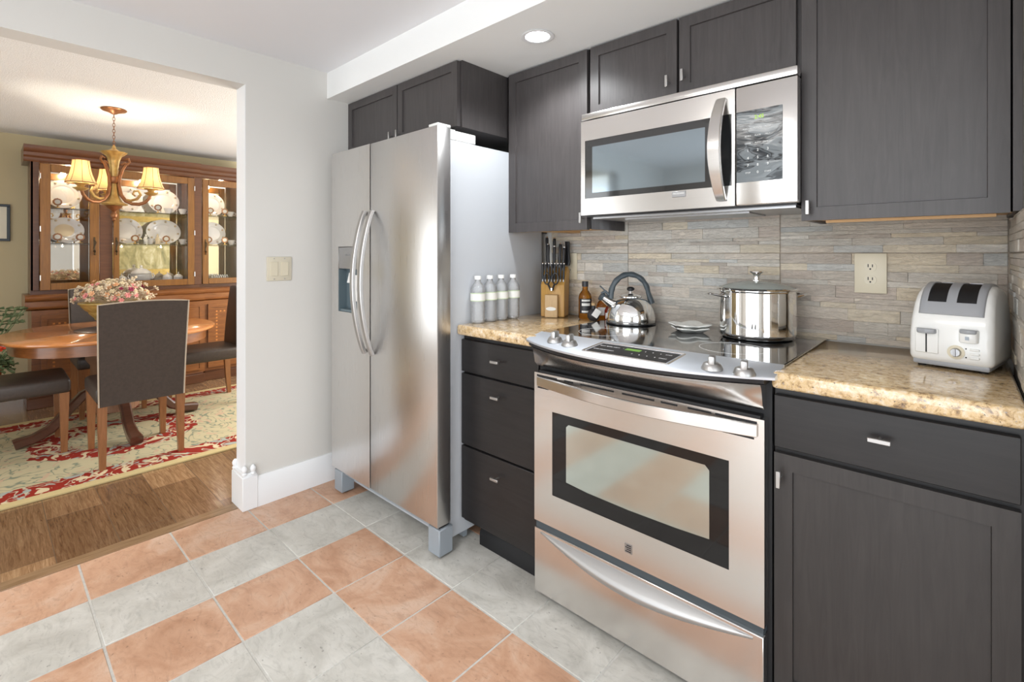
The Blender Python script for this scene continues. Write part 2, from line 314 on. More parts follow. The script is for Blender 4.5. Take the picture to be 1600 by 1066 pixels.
# ------------------------------------------------------------------ mesh helpers
ORG = {}
class MB:
    def __init__(s): s.bm = bmesh.new(); s.mi = 0; s.col = None; s.cl = None
    def _fin(s, faces):
        for f in faces:
            f.material_index = s.mi
            if s.col is not None:
                if s.cl is None: s.cl = s.bm.loops.layers.float_color.new('Col')
                for lp in f.loops: lp[s.cl] = (*s.col, 1)
    def _new(s, fn):
        old = set(s.bm.faces); fn(); s._fin([f for f in s.bm.faces if f not in old]); return s
    def box(s, x0, x1, y0, y1, z0, z1, b=0.0, seg=2, M=None):
        t = bmesh.new(); r = bmesh.ops.create_cube(t, size=1)
        bmesh.ops.transform(t, matrix=Matrix.Translation(((x0+x1)/2, (y0+y1)/2, (z0+z1)/2)) @ Matrix.Diagonal((abs(x1-x0), abs(y1-y0), abs(z1-z0), 1)), verts=t.verts)
        if b: bmesh.ops.bevel(t, geom=t.edges[:], offset=b, segments=seg, affect='EDGES', profile=0.5)
        if M is not None: bmesh.ops.transform(t, matrix=M, verts=t.verts)
        return s.merge(t)
    def merge(s, t):
        mp = {v: s.bm.verts.new(v.co) for v in t.verts}; fs = []
        for f in t.faces:
            try: fs.append(s.bm.faces.new([mp[v] for v in f.verts]))
            except ValueError: pass
        t.free(); s._fin(fs); return s
    def grid(s, rows, closed_u=False, closed_v=False, cap=False):
        V = [[s.bm.verts.new(p) for p in r] for r in rows]; fs = []
        n, m = len(V), len(V[0])
        for i in range(n if closed_v else n-1):
            for j in range(m if closed_u else m-1):
                a, b, c, d = V[i][j], V[i][(j+1) % m], V[(i+1) % n][(j+1) % m], V[(i+1) % n][j]
                q = []
                for w in (a, b, c, d):
                    if w not in q: q.append(w)
                try: fs.append(s.bm.faces.new(q))
                except ValueError: pass
        if cap:
            for r in (V[0], V[-1]):
                try: fs.append(s.bm.faces.new(r))
                except ValueError: pass
        s._fin(fs); return s
    def cyl(s, p0, p1, r0, r1=None, n=24):
        r1 = r0 if r1 is None else r1
        return s.tube([p0, p1], None, n, [r0, r1])
    def tube(s, pts, r, n=10, radii=None, closed=False, flat=None, cap=True):
        pts = [Vector(p) for p in pts]; N = len(pts); rows = []
        up = None
        for i, p in enumerate(pts):
            if closed: t = pts[(i+1) % N]-pts[i-1]
            else: t = pts[min(i+1, N-1)]-pts[max(i-1, 0)]
            t.normalize()
            if up is None:
                up = Vector((0, 0, 1)) if abs(t.z) < 0.9 else Vector((0, 1, 0))
            up = (up - t*up.dot(t)).normalized(); sd = t.cross(up)
            rr = radii[i] if radii else r
            if flat: rows.append([p+sd*(rr*math.cos(a))+up*(rr*flat*math.sin(a)) for a in [2*PI*k/n for k in range(n)]])
            else: rows.append([p+sd*(rr*math.cos(a))+up*(rr*math.sin(a)) for a in [2*PI*k/n for k in range(n)]])
        return s.grid(rows, closed_u=True, closed_v=closed, cap=cap and not closed)
    def bar(s, pts, w, h, side=(1, 0, 0)):
        """rectangular bar swept along pts; w along side, h across"""
        pts = [Vector(p) for p in pts]; N = len(pts); sd = Vector(side).normalized(); rows = []
        for i, p in enumerate(pts):
            t = (pts[min(i+1, N-1)]-pts[max(i-1, 0)]).normalized(); nn = t.cross(sd).normalized()
            ww = w[i] if isinstance(w, list) else w
            a, b, e = ww/2, h/2, min(ww, h)*0.18
            rows.append([p+sd*x+nn*y for x, y in ((-a+e, -b), (a-e, -b), (a, -b+e), (a, b-e), (a-e, b), (-a+e, b), (-a, b-e), (-a, -b+e))])
        return s.grid(rows, closed_u=True, cap=True)
    def lathe(s, prof, c=(0, 0, 0), n=32, fn=None, cap=False):
        rows = []
        for r, z in prof:
            row = []
            for k in range(n):
                a = 2*PI*k/n; rr = r*(fn(a, z) if fn else 1)
                row.append((c[0]+rr*math.cos(a), c[1]+rr*math.sin(a), c[2]+z))
            rows.append(row)
        return s.grid(rows, closed_u=True, cap=cap)
    def prism(s, poly, axis, a, b, bev=0, seg=2):
        """poly 2D; axis 'x': poly=(y,z); 'y': poly=(x,z); 'z': poly=(x,y)"""
        t = bmesh.new()
        def P(u, v, w): return {'x': (w, u, v), 'y': (u, w, v), 'z': (u, v, w)}[axis]
        A = [t.verts.new(P(u, v, a)) for u, v in poly]; B = [t.verts.new(P(u, v, b)) for u, v in poly]; n = len(poly)
        t.faces.new(A); t.faces.new(B[::-1])
        for i in range(n): t.faces.new((A[i], B[i], B[(i+1) % n], A[(i+1) % n]))
        bmesh.ops.recalc_face_normals(t, faces=t.faces)
        if bev: bmesh.ops.bevel(t, geom=t.edges[:], offset=bev, segments=seg, affect='EDGES', profile=0.5)
        return s.merge(t)
    def sphere(s, c, r, sc=(1, 1, 1), u=16, v=10, M=None):
        t = bmesh.new(); bmesh.ops.create_uvsphere(t, u_segments=u, v_segments=v, radius=r)
        m = Matrix.Translation(c) @ (M if M is not None else Matrix()) @ Matrix.Diagonal((*sc, 1))
        bmesh.ops.transform(t, matrix=m, verts=t.verts); return s.merge(t)
    def pocket(s, x0, x1, y0, y1, z0, z1, hole, depth, bev=0.0):
        """slab with front at y0 and a rectangular pocket (a,b,c,d) in it"""
        a, b, c, d = hole; xs = [x0, a, b, x1]; zs = [z0, c, d, z1]; t = bmesh.new(); V = {}
        def v(x, y, z):
            k = (round(x, 6), round(y, 6), round(z, 6))
            if k not in V: V[k] = t.verts.new((x, y, z))
            return V[k]
        for i in range(3):
            for j in range(3):
                if i == 1 and j == 1: continue
                t.faces.new((v(xs[i], y0, zs[j]), v(xs[i+1], y0, zs[j]), v(xs[i+1], y0, zs[j+1]), v(xs[i], y0, zs[j+1])))
        yp = y0+depth
        for (p, q) in (((a, c), (b, c)), ((b, c), (b, d)), ((b, d), (a, d)), ((a, d), (a, c))):
            t.faces.new((v(p[0], y0, p[1]), v(q[0], y0, q[1]), v(q[0], yp, q[1]), v(p[0], yp, p[1])))
        t.faces.new((v(a, yp, c), v(b, yp, c), v(b, yp, d), v(a, yp, d)))
        for (p, q) in (((x0, z0), (x1, z0)), ((x1, z0), (x1, z1)), ((x1, z1), (x0, z1)), ((x0, z1), (x0, z0))):
            # side walls share the outer corner vertices; extra grid points sit on straight edges
            t.faces.new((v(p[0], y0, p[1]), v(q[0], y0, q[1]), v(q[0], y1, q[1]), v(p[0], y1, p[1])))
        t.faces.new((v(x0, y1, z0), v(x1, y1, z0), v(x1, y1, z1), v(x0, y1, z1)))
        bmesh.ops.recalc_face_normals(t, faces=t.faces)
        return s.merge(t)
    def door(s, x0, x1, z0, z1, yf, th=0.02, rail=0.055, dep=0.007):
        t = bmesh.new(); bmesh.ops.create_cube(t, size=1)
        bmesh.ops.transform(t, matrix=Matrix.Translation(((x0+x1)/2, yf+th/2, (z0+z1)/2)) @ Matrix.Diagonal((x1-x0, th, z1-z0, 1)), verts=t.verts)
        f = [q for q in t.faces if q.normal.y < -0.5] or [min(t.faces, key=lambda q: q.calc_center_median().y)]
        bmesh.ops.inset_region(t, faces=f, thickness=rail); bmesh.ops.inset_region(t, faces=f, thickness=0.002, depth=-dep)
        return s.merge(t)
    def build(s, name, m, parent=None, origin=None, ang=38, loc=None):
        bmesh.ops.remove_doubles(s.bm, verts=s.bm.verts, dist=1e-6)
        bmesh.ops.recalc_face_normals(s.bm, faces=s.bm.faces)
        for f in s.bm.faces: f.smooth = True
        for e in s.bm.edges:
            if len(e.link_faces) == 2 and e.calc_face_angle(0) > math.radians(ang): e.smooth = False
        org = Vector(ORG[parent.name]) if parent is not None else (Vector(origin) if origin is not None else Vector((0, 0, 0)))
        bmesh.ops.translate(s.bm, verts=s.bm.verts, vec=-org)
        me = bpy.data.meshes.new(name); s.bm.to_mesh(me); s.bm.free()
        for q in (m if isinstance(m, (list, tuple)) else [m]): me.materials.append(MATS[q])
        o = bpy.data.objects.new(name, me); COL.objects.link(o)
        if parent is not None: o.parent = parent
        else: o.location = org
        ORG[o.name] = tuple(org); return o

def tag(o, label=None, cat=None, group=None, kind=None):
    if label: o['label'] = label
    if cat: o['category'] = cat
    if group: o['group'] = group
    if kind: o['kind'] = kind
    return o
def thing(name, label, cat, org=(0, 0, 0), group=None):
    o = bpy.data.objects.new(name, None); COL.objects.link(o); o.location = org; o.empty_display_size = 0.05
    ORG[o.name] = tuple(org); return tag(o, label, cat, group)
def struct(mb, name, m, origin=None):
    return tag(mb.build(name, m, origin=origin), kind='structure')
def copy_tree(o, parent=None):
    c = o.copy(); COL.objects.link(c); c.parent = parent
    for ch in [x for x in COL.objects if x.parent == o]: copy_tree(ch, c)
    return c
def place(o, loc, rz=None, label=None, group=None):
    o.location = loc
    if rz is not None: o.rotation_euler = (0, 0, rz)
    if label: o['label'] = label
    if group: o['group'] = group
    return o
def text_mesh(txt, size, M, depth=0.0006):
    """lettering as geometry; M maps text plane (x right, y up, z out) to the world"""
    cu = bpy.data.curves.new('t', 'FONT'); cu.body = txt; cu.size = size; cu.extrude = depth; cu.align_x = 'CENTER'; cu.align_y = 'CENTER'; cu.resolution_u = 3
    ob = bpy.data.objects.new('t', cu); COL.objects.link(ob); bpy.context.view_layer.update()
    me = bpy.data.meshes.new_from_object(ob.evaluated_get(bpy.context.evaluated_depsgraph_get()))
    t = bmesh.new(); t.from_mesh(me); bmesh.ops.transform(t, matrix=M, verts=t.verts)
    bpy.data.objects.remove(ob); bpy.data.curves.remove(cu); bpy.data.meshes.remove(me)
    return t
FACE_Y = Matrix(((1, 0, 0, 0), (0, 0, -1, 0), (0, 1, 0, 0), (0, 0, 0, 1)))   # reads from -Y
def letters(parent, name, txt, size, loc, m, mat3=FACE_Y):
    mb = MB(); mb.merge(text_mesh(txt, size, Matrix.Translation(loc) @ mat3)); return mb.build(name, m, parent)
def arc(n, f): return [f(i/(n-1)) for i in range(n)]

# ------------------------------------------------------------------ setting
WX, WT = -2.5285, 0.1142          # kitchen face of the left wall, its thickness
WY = 1.98                          # stove wall
ZC, ZS, ZD = 2.204, 2.065, 2.235   # kitchen ceiling, soffit underside, dining ceiling
TX, TY, TS, TSY = -2.2697, 0.8633, 0.2987, 0.303
mb = MB(); mb.mi = 0
mb.box(-2.568, 2.0, -2.1, 2.1, -0.03, -0.0025)
for i in range(-1, 15):
    for j in range(-11, 4):
        x0, y0 = TX+i*TS, TY+j*TSY; x1, y1 = min(x0+TS, 2.0), min(y0+TSY, 2.1)
        if x0 > 1.95: continue
        ring = min(i+1, 2-j) if i < 6 else min(i+1, 2-j)
        mb.mi = 1 if ring % 2 == 0 else 2
        mb.col = (rnd.random(), rnd.random(), rnd.random()); g = 0.0036
        mb.box(x0+g, x1-g, y0+g, y1-g, -0.004, 0, 0.0012, 1)
struct(mb, 'floor', ['grout', 'tile_terracotta', 'tile_grey'])
mb = MB(); mb.box(-6.0, -2.635, -1.9, 3.1, -0.03, 0.0); struct(mb, 'floor_dining', 'parquet')
mb = MB(); mb.box(-2.635, -2.568, -1.9, 3.1, -0.03, 0.001, 0.001, 1); struct(mb, 'trim_1', 'plank_border')

mb = MB()
mb.box(WX-WT, WX, 0.856, 2.1, 0, 2.4); mb.box(WX-WT, WX, -1.1, 0.856, 2.038, 2.4); mb.box(WX-WT, WX, -2.1, -1.1, 0, 2.4)
struct(mb, 'wall_left', 'wall_white')
mb = MB(); mb.box(WX, 2.1, WY, 2.1, 0, 2.3); struct(mb, 'wall_back', 'wall_white')
mb = MB(); mb.box(0.105, 0.2, 1.30, WY, 0, 2.3); struct(mb, 'wall_right', 'wall_white')
mb = MB(); mb.box(2.0, 2.1, -2.1, -1.6, 0, 2.3); mb.box(2.0, 2.1, 0.4, WY, 0, 2.3); mb.box(2.0, 2.1, -1.6, 0.4, 0, 0.45); mb.box(2.0, 2.1, -1.6, 0.4, 2.05, 2.3)
struct(mb, 'wall_side', 'wall_white')
mb = MB(); mb.box(WX, -1.53, -2.2, -2.1, 0, 2.3); mb.box(1.03, 2.1, -2.2, -2.1, 0, 2.3); mb.box(-1.53, 1.03, -2.2, -2.1, 0, 0.06); mb.box(-1.53, 1.03, -2.2, -2.1, 2.06, 2.3)
struct(mb, 'wall_front', 'wall_white')
mb = MB(); mb.box(WX, 2.1, -2.2, 2.1, ZC, 2.4); struct(mb, 'ceiling', 'ceiling_white')
mb = MB(); mb.box(WX, 0.105, 1.265, WY, ZS, ZC); struct(mb, 'ceiling_soffit', 'soffit_white')
mb = MB(); mb.box(-6.0, WX-WT, -2.0, 3.2, ZD, 2.4); struct(mb, 'ceiling_dining', 'popcorn')
mb = MB(); mb.box(-6.0, -5.86, -2.0, 3.2, 0, ZD); struct(mb, 'wall_far', 'khaki_wall')
mb = MB(); mb.box(-5.86, -4.25, -2.0, -1.85, 0, ZD); mb.box(-3.0, WX-WT, -2.0, -1.85, 0, ZD); mb.box(-4.25, -3.0, -2.0, -1.85, 0, 0.2); mb.box(-4.25, -3.0, -2.0, -1.85, 2.1, ZD)
struct(mb, 'wall_dining_window', 'khaki_wall')
mb = MB(); mb.box(-5.86, -4.8, 3.0, 3.2, 0, ZD); mb.box(-3.0, WX-WT, 3.0, 3.2, 0, ZD); mb.box(-4.8, -3.0, 3.0, 3.2, 0, 0.5); mb.box(-4.8, -3.0, 3.0, 3.2, 2.1, ZD)
struct(mb, 'wall_dining_end', 'khaki_wall')
mb = MB(); mb.box(WX-WT, WX-WT+0.1, 2.1, 3.2, 0, 2.4); struct(mb, 'wall_dining_near', 'khaki_wall')
# window frames (seen in reflections)
def window(n, x0, x1, y, z0, z1, bars):
    mb = MB()
    for x in [x0+(x1-x0)*k/bars for k in range(bars+1)]: mb.box(x-0.03, x+0.03, y-0.02, y+0.02, z0, z1)
    mb.box(x0, x1, y-0.02, y+0.02, z0-0.03, z0+0.03); mb.box(x0, x1, y-0.02, y+0.02, z1-0.03, z1+0.03)
    struct(mb, n, 'trim_white')
window('window_1', -1.50, 1.00, -2.16, 0.09, 2.03, 3)
window('window_2', -4.22, -3.03, -1.93, 0.23, 2.07, 2)

mb = MB(); mb.box(WX-WT, WX, 0.8535, 0.856, 0.15, 2.038); struct(mb, 'jamb_lit_face', 'trim_white')  # white sheet over the wall end; its brightness stands in for window light
# baseboard with corner block and finials
mb = MB()
mb.prism([(WX, 0), (WX+0.018, 0), (WX+0.018, 0.128), (WX+0.010, 0.140), (WX+0.008, 0.146), (WX, 0.146)], 'y', 0.895, 1.95)
struct(mb, 'baseboard_left', 'trim_white')
mb = MB()
mb.box(-2.66, -2.508, 0.836, 0.905, 0, 0.158, 0.002, 1)
mb.prism([(-2.66, 0.158), (-2.508, 0.158), (-2.522, 0.172), (-2.646, 0.172)], 'y', 0.84, 0.90)
for fx, fy in ((-2.523, 0.8485), (-2.649, 0.8485), (-2.516, 0.885)):
    mb.lathe([(0.0, 0), (0.0125, 0), (0.0125, 0.006), (0.008, 0.010), (0.012, 0.018), (0.013, 0.027), (0.010, 0.036), (0.004, 0.043), (0.0, 0.044)], (fx, fy, 0.168), 16)
struct(mb, 'baseboard_corner', 'trim_white')
mb = MB(); mb.box(-5.86, -5.84, -1.85, 3.0, 0, 0.12, 0.002, 1); struct(mb, 'baseboard_far', 'trim_white')

# light switch
t = thing('light_switch', 'almond double rocker light switch plate on white wall left of fridge', 'light switch', (WX, 1.012, 1.15))
mb = MB(); mb.box(WX, WX+0.006, 0.951, 1.073, 1.091, 1.211, 0.003, 2); mb.build('cover_plate', 'switch_almond', t)
for a in (0.968, 1.019):
    mb = MB(); mb.box(WX+0.005, WX+0.009, a, a+0.036, 1.116, 1.186, 0.001, 1); mb.build('rocker', 'almond', t)
for a in (0.986, 1.037):
    for zz in (1.100, 1.202): mb = MB(); mb.cyl((WX+0.006, a, zz), (WX+0.0075, a, zz), 0.003, n=10); mb.build('plate_screw', 'nickel', t)

# ledger stone backsplash
KP = 1.13  # gain on the stone colours, standing in for strong light on the backsplash
PAL = [(0.58, 0.54, 0.48), (0.62, 0.58, 0.52), (0.56, 0.53, 0.48), (0.55, 0.48, 0.42), (0.64, 0.57, 0.46), (0.53, 0.53, 0.51), (0.60, 0.54, 0.47), (0.66, 0.62, 0.56), (0.48, 0.43, 0.38), (0.63, 0.55, 0.43), (0.57, 0.52, 0.46)]
def ledger(mb, u0, u1, z0, z1, put, panels, rows):
    for za, zb in rows:
        for ua, ub in panels:
            z = za+0.0015
            while z < zb-0.004:
                h = rnd.choice([0.013, 0.018, 0.024, 0.031, 0.040]); h = min(h, zb-0.0015-z)
                if zb-0.0015-z-h < 0.011: h = zb-0.0015-z
                u = ua+0.0015
                while u < ub-0.003:
                    L = rnd.uniform(0.08, 0.27); L = min(L, ub-0.0015-u)
                    if ub-0.0015-u-L < 0.05: L = ub-0.0015-u
                    a, b, c, d = max(u, u0), min(u+L, u1), max(z, z0), min(z+h, z1)
                    if b-a > 0.004 and d-c > 0.003:
                        p = rnd.choice(PAL); k = rnd.uniform(0.93, 1.10); mb.col = tuple(min(1, q*k*KP) for q in p)
                        put(mb, a, b, c, d, rnd.uniform(0.007, 0.0115))
                    u += L
                z += h
ROWS = [(0.930, 1.2285), (1.2285, 1.527)]
mb = MB(); mb.col = (0.50, 0.42, 0.34)
mb.box(-1.545, 0.104, WY-0.005, WY-0.001, 0.931, 1.42)
ledger(mb, -1.545, 0.093, 0.930, 1.40, lambda m, a, b, c, d, t_: m.box(a+0.0001, b-0.0001, WY-t_, WY-0.002, c+0.0001, d-0.0001, 0.0009, 1), [(-1.726, -1.108), (-1.108, -0.490), (-0.490, 0.128)], ROWS)
tag(mb.build('stone_backsplash', 'ledger_stone', origin=(-0.7, WY, 0.93)), 'grey and tan split-stone strip tile backsplash between counter and wall cabinets', 'backsplash')
mb = MB(); mb.col = (0.50, 0.42, 0.34)
mb.box(0.101, 0.105, 1.40, WY-0.004, 0.928, 1.33)
ledger(mb, 1.40, WY-0.014, 0.930, 1.325, lambda m, a, b, c, d, t_: m.box(0.105-t_, 0.103, a+0.0004, b-0.0004, c+0.0004, d-0.0004, 0.0012, 1), [(1.36, WY)], ROWS)
tag(mb.build('stone_side_splash', 'ledger_stone', origin=(0.1, 1.7, 0.93)), 'narrow strip of stone tile on the side wall right of the toaster', 'backsplash')

# ------------------------------------------------------------------ kitchen cabinets
def pull(parent, x, y, z, vertical):
    """T pull on a face at y (faces -Y)"""
    mb = MB(); L, w = 0.021, 0.005
    mb.cyl((x, y, z), (x, y-0.024, z), 0.0032, n=12)
    if vertical: mb.box(x-w, x+w, y-0.032, y-0.023, z-L, z+L, 0.0012, 1)
    else: mb.box(x-L, x+L, y-0.032, y-0.023, z-w, z+w, 0.0012, 1)
    return mb.build('handle', 'nickel', parent)
def cab_door(t, x0, x1, z0, z1, yf, hx, hz, wood='espresso', **k):
    mb = MB(); mb.door(x0, x1, z0, z1, yf, **k); d = mb.build('door', wood, t); pull(d, hx, yf, hz, True); return d
# over the fridge
t = thing('wall_cabinet', 'wide low two-door dark wall cabinet directly above the fridge', 'cabinet', (-2.06, 1.7, 1.775))
mb = MB(); mb.box(WX+0.001, -1.592, 1.407, WY-0.002, 1.775, ZS-0.001); mb.build('body', 'espresso', t)
cab_door(t, -2.524, -2.052, 1.778, 2.060, 1.386, -2.08, 1.806)
cab_door(t, -2.046, -1.602, 1.778, 2.060, 1.386, -2.018, 1.806)
# left of microwave
t = thing('wall_cabinet', 'tall single-door dark wall cabinet between fridge and microwave', 'cabinet', (-1.34, 1.8, 1.325))
mb = MB(); mb.box(-1.586, -1.122, 1.69, 1.696, 1.328, ZS-0.001); mb.box(-1.586, -1.57, 1.69, WY-0.016, 1.328, ZS-0.001); mb.box(-1.136, -1.122, 1.69, WY-0.016, 1.328, ZS-0.001)
mb.box(-1.586, -1.122, 1.69, WY-0.016, 2.04, ZS-0.001); mb.box(-1.122, -1.113, 1.69, WY-0.016, 1.775, ZS-0.001); mb.build('body', 'espresso', t)
mb = MB(); mb.box(-1.57, -1.136, 1.69, WY-0.016, 1.336, 1.348); mb.box(-1.585, -1.124, 1.668+0.021, 1.705, 1.3255, 1.329)
mb.box(-1.42, -1.36, 1.70, 1.96, 1.326, 1.336); mb.build('underside', 'raw_wood', t)
cab_door(t, -1.56, -1.125, 1.325, 2.058, 1.668, -1.139, 1.372, rail=0.058)
# over the microwave
t = thing('wall_cabinet', 'short two-door dark wall cabinet directly above the microwave', 'cabinet', (-0.74, 1.8, 1.78))
mb = MB(); mb.box(-1.112, -0.362, 1.69, WY-0.016, 1.775, ZS-0.001); mb.build('body', 'espresso', t)
cab_door(t, -1.109, -0.746, 1.783, 2.058, 1.668, -0.772, 1.837)
cab_door(t, -0.737, -0.372, 1.783, 2.058, 1.668, -0.716, 1.845)
# right
t = thing('wall_cabinet', 'large single-door dark wall cabinet above the toaster, right of microwave', 'cabinet', (-0.13, 1.8, 1.325))
mb = MB(); mb.box(-0.361, 0.104, 1.69, 1.70, 1.328, ZS-0.001); mb.box(-0.361, -0.345, 1.69, WY-0.016, 1.328, ZS-0.001); mb.box(0.09, 0.104, 1.69, WY-0.016, 1.328, ZS-0.001)
mb.box(-0.361, 0.104, 1.69, WY-0.016, 2.04, ZS-0.001); mb.box(0.087, 0.104, 1.665, 1.69, 1.328, ZS-0.001); mb.build('body', 'espresso', t)
mb = MB(); mb.box(-0.345, 0.09, 1.70, WY-0.016, 1.336, 1.348); mb.box(-0.355, 0.085, 1.689, 1.705, 1.3255, 1.329); mb.box(-0.30, 0.06, 1.70, 1.715, 1.318, 1.3255)
mb.build('underside', 'raw_wood', t)
cab_door(t, -0.357, 0.083, 1.325, 2.058, 1.668, -0.336, 1.362, rail=0.055)
# base drawers
t = thing('base_cabinet', 'dark three-drawer base cabinet between fridge and range', 'cabinet', (-1.34, 1.66, 0))
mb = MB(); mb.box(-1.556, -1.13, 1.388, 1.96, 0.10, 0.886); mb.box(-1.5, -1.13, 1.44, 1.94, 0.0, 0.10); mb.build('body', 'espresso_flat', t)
mb = MB(); mb.prism([(1.44, 0), (1.424, 0), (1.424, 0.05), (1.432, 0.066), (1.44, 0.066)], 'x', -1.5, -1.13); mb.build('toe_kick', 'black_matte', t)
for z0, z1, zp in ((0.734, 0.868, 0.806), (0.430, 0.726, 0.667), (0.118, 0.422, 0.352)):
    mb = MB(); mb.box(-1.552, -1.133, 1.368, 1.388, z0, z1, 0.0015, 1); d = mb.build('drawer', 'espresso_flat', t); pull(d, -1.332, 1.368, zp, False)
# base right
t = thing('base_cabinet', 'dark base cabinet with one drawer over a shaker door, right of range', 'cabinet', (-0.13, 1.66, 0))
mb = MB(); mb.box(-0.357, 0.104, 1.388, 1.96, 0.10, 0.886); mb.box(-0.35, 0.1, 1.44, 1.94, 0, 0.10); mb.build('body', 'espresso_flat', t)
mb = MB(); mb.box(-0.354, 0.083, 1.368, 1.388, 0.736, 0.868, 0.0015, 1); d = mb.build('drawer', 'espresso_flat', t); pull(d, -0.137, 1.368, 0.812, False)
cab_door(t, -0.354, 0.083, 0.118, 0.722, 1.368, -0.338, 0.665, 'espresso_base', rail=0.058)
# counters
mb = MB(); mb.box(-1.558, -1.129, 1.345, WY-0.016, 0.888, 0.930, 0.010, 3)
tag(mb.build('granite_countertop', 'granite', origin=(-1.34, 1.66, 0.888)), 'speckled tan granite counter slab between fridge and range', 'countertop')
mb = MB(); mb.box(-0.3555, 0.092, 1.345, WY-0.016, 0.888, 0.930, 0.010, 3)
tag(mb.build('granite_countertop', 'granite', origin=(-0.13, 1.66, 0.888)), 'speckled tan granite counter slab under the toaster, right of range', 'countertop')

# ------------------------------------------------------------------ fridge
t = thing('refrigerator', 'tall stainless side-by-side refrigerator with ice dispenser and grey side', 'refrigerator', (-1.97, 1.6, 0))
mb = MB(); mb.box(-2.395, -1.562, 1.306, 1.915, 0.045, 1.700, 0.004, 2); mb.build('body', 'grey_paint', t)
mb = MB(); mb.pocket(-2.400, -2.036, 1.2265, 1.296, 0.131, 1.740, (-2.333, -2.150, 0.936, 1.262), 0.05)
fz = mb.build('door', 'steel', t)
mb = MB(); mb.box(-2.332, -2.151, 1.2285, 1.2755, 1.150, 1.261, 0.003, 1); mb.build('control_panel', 'steel_dark', fz)
mb = MB(); mb.box(-2.332, -2.151, 1.270, 1.276, 0.937, 1.150); mb.box(-2.332, -2.329, 1.229, 1.272, 0.937, 1.150); mb.box(-2.154, -2.151, 1.229, 1.272, 0.937, 1.150); mb.box(-2.329, -2.154, 1.235, 1.272, 0.937, 0.948)
mb.build('dispenser_recess', 'recess_grey', fz)
mb = MB(); mb.bar([(-2.215, 1.262, 1.12), (-2.215, 1.255, 1.05), (-2.215, 1.262, 0.99)], 0.03, 0.006); mb.bar([(-2.27, 1.262, 1.13), (-2.27, 1.25, 1.08)], 0.03, 0.006); mb.build('dispenser_paddle', 'white_plastic', fz)
letters(fz, 'lettering', 'FRIGIDAIRE', 0.010, (-2.24, 1.2283, 1.22), 'steel_dark')
mb = MB(); mb.box(-2.030, -1.536, 1.2265, 1.296, 0.131, 1.740, 0.004, 2); rd = mb.build('door', 'steel', t)
for d, xh in ((fz, -2.068), (rd, -2.000)):
    def hp(s, xh=xh):
        z = 1.425-s*0.665; b = math.sin(PI*s)**0.8 if 0 < s < 1 else 0
        return (xh, 1.224-0.006-0.062*b, z)
    mb = MB(); mb.bar(arc(25, hp), 0.026, 0.017); mb.build('handle', 'nickel', d)
mb = MB(); mb.box(-1.60, -1.54, 1.232, 1.30, 1.741, 1.752, 0.002, 1); mb.box(-1.590, -1.562, 1.285, 1.345, 1.700, 1.745, 0.003, 1); mb.box(-1.640, -1.562, 1.345, 1.46, 1.700, 1.742, 0.004, 1)
mb.build('hinge_cover', 'white_plastic', t)
mb = MB(); mb.box(-2.395, -1.540, 1.250, 1.306, 0.102, 0.118, 0.003, 1); mb.box(-2.385, -1.575, 1.40, 1.42, 0.012, 0.090); mb.build('bottom_grille', 'grey_cover', t)
for a, b in ((-2.395, -2.320), (-1.612, -1.538)):
    mb = MB(); mb.box(a, b, 1.238, 1.310, 0.008, 0.1165, 0.004, 1); mb.build('foot_cover', 'grey_cover', t)
mb = MB(); mb.box(-2.37, -1.55, 1.250, 1.296, 0.117, 0.130); mb.box(-2.38, -1.57, 1.296, 1.306, 0.12, 1.70); mb.build('door_gasket', 'black_matte', t)
for a, b, c in ((-2.355, 1.275, 0.009), (-1.575, 1.275, 0.009), (-2.34, 1.85, 0.046), (-1.60, 1.85, 0.046)): mb = MB(); mb.cyl((a, b, 0), (a, b, c), 0.02); mb.build('levelling_foot', 'black_matte', t)

# ------------------------------------------------------------------ range
CX = -0.7475
t = thing('range_oven', 'stainless slide-in electric range with glass cooktop and oven window', 'range', (CX, 1.65, 0))
mb = MB(); mb.box(-1.1265, -0.3595, 1.372, 1.955, 0.02, 0.929); mb.box(-1.11, -0.375, 1.42, 1.94, 0.0, 0.02); mb.build('body', 'black_matte', t)
mb = MB(); mb.box(-1.155, -0.342, 1.412, WY-0.014, 0.9305, 0.937, 0.002, 1); ct = mb.build('cooktop', 'black_glass', t)
def ring(cx, cy, r):
    mb = MB()
    mb.tube([(cx+r*math.cos(a), cy+r*math.sin(a), 0.9368) for a in [2*PI*k/48 for k in range(48)]], 0.0011, 4, closed=True, flat=0.5); mb.build('burner_ring', 'key_print', ct)
for cx, cy, r in ((-1.0, 1.852, 0.075), (-0.52, 1.86, 0.10), (-0.98, 1.56, 0.09), (-0.52, 1.56, 0.095)): ring(cx, cy, r)
H = 0.4065
def yf(x):
    q = (x-CX)/H; return 1.325-0.105*(1-abs(q)**2.2)
XS = [CX-H+2*H*i/36 for i in range(37)]
mb = MB(); mb.grid([[(x, 1.413, 0.9375), (x, yf(x)+0.004, 0.9225), (x, yf(x), 0.919), (x, yf(x)+0.001, 0.913), (x, 1.40, 0.905), (x, 1.413, 0.905)] for x in XS], closed_u=True, cap=True)
cp = mb.build('control_console', 'steel_panel', t)
mb = MB(); mb.grid([[(x, yf(x)+0.002, 0.9128), (x, yf(x)+0.003, 0.903), (x, yf(x)+0.010, 0.899), (x, 1.38, 0.899), (x, 1.38, 0.9045)] for x in XS[1:-1]], closed_u=True, cap=True)
mb.build('lip_dark_reflection', 'black_plastic', t)  # black strip painting the dark reflection under the steel console lip
mb = MB(); mb.grid([[(x, yf(x)+0.008, 0.8985), (x, yf(x)+0.016, 0.889), (x, (yf(x)+1.335)/2+0.010, 0.866), (x, 1.336, 0.842), (x, 1.350, 0.828), (x, 1.372, 0.828), (x, 1.372, 0.8985)] for x in [CX-0.375+0.75*i/36 for i in range(37)]], closed_u=True, cap=True)
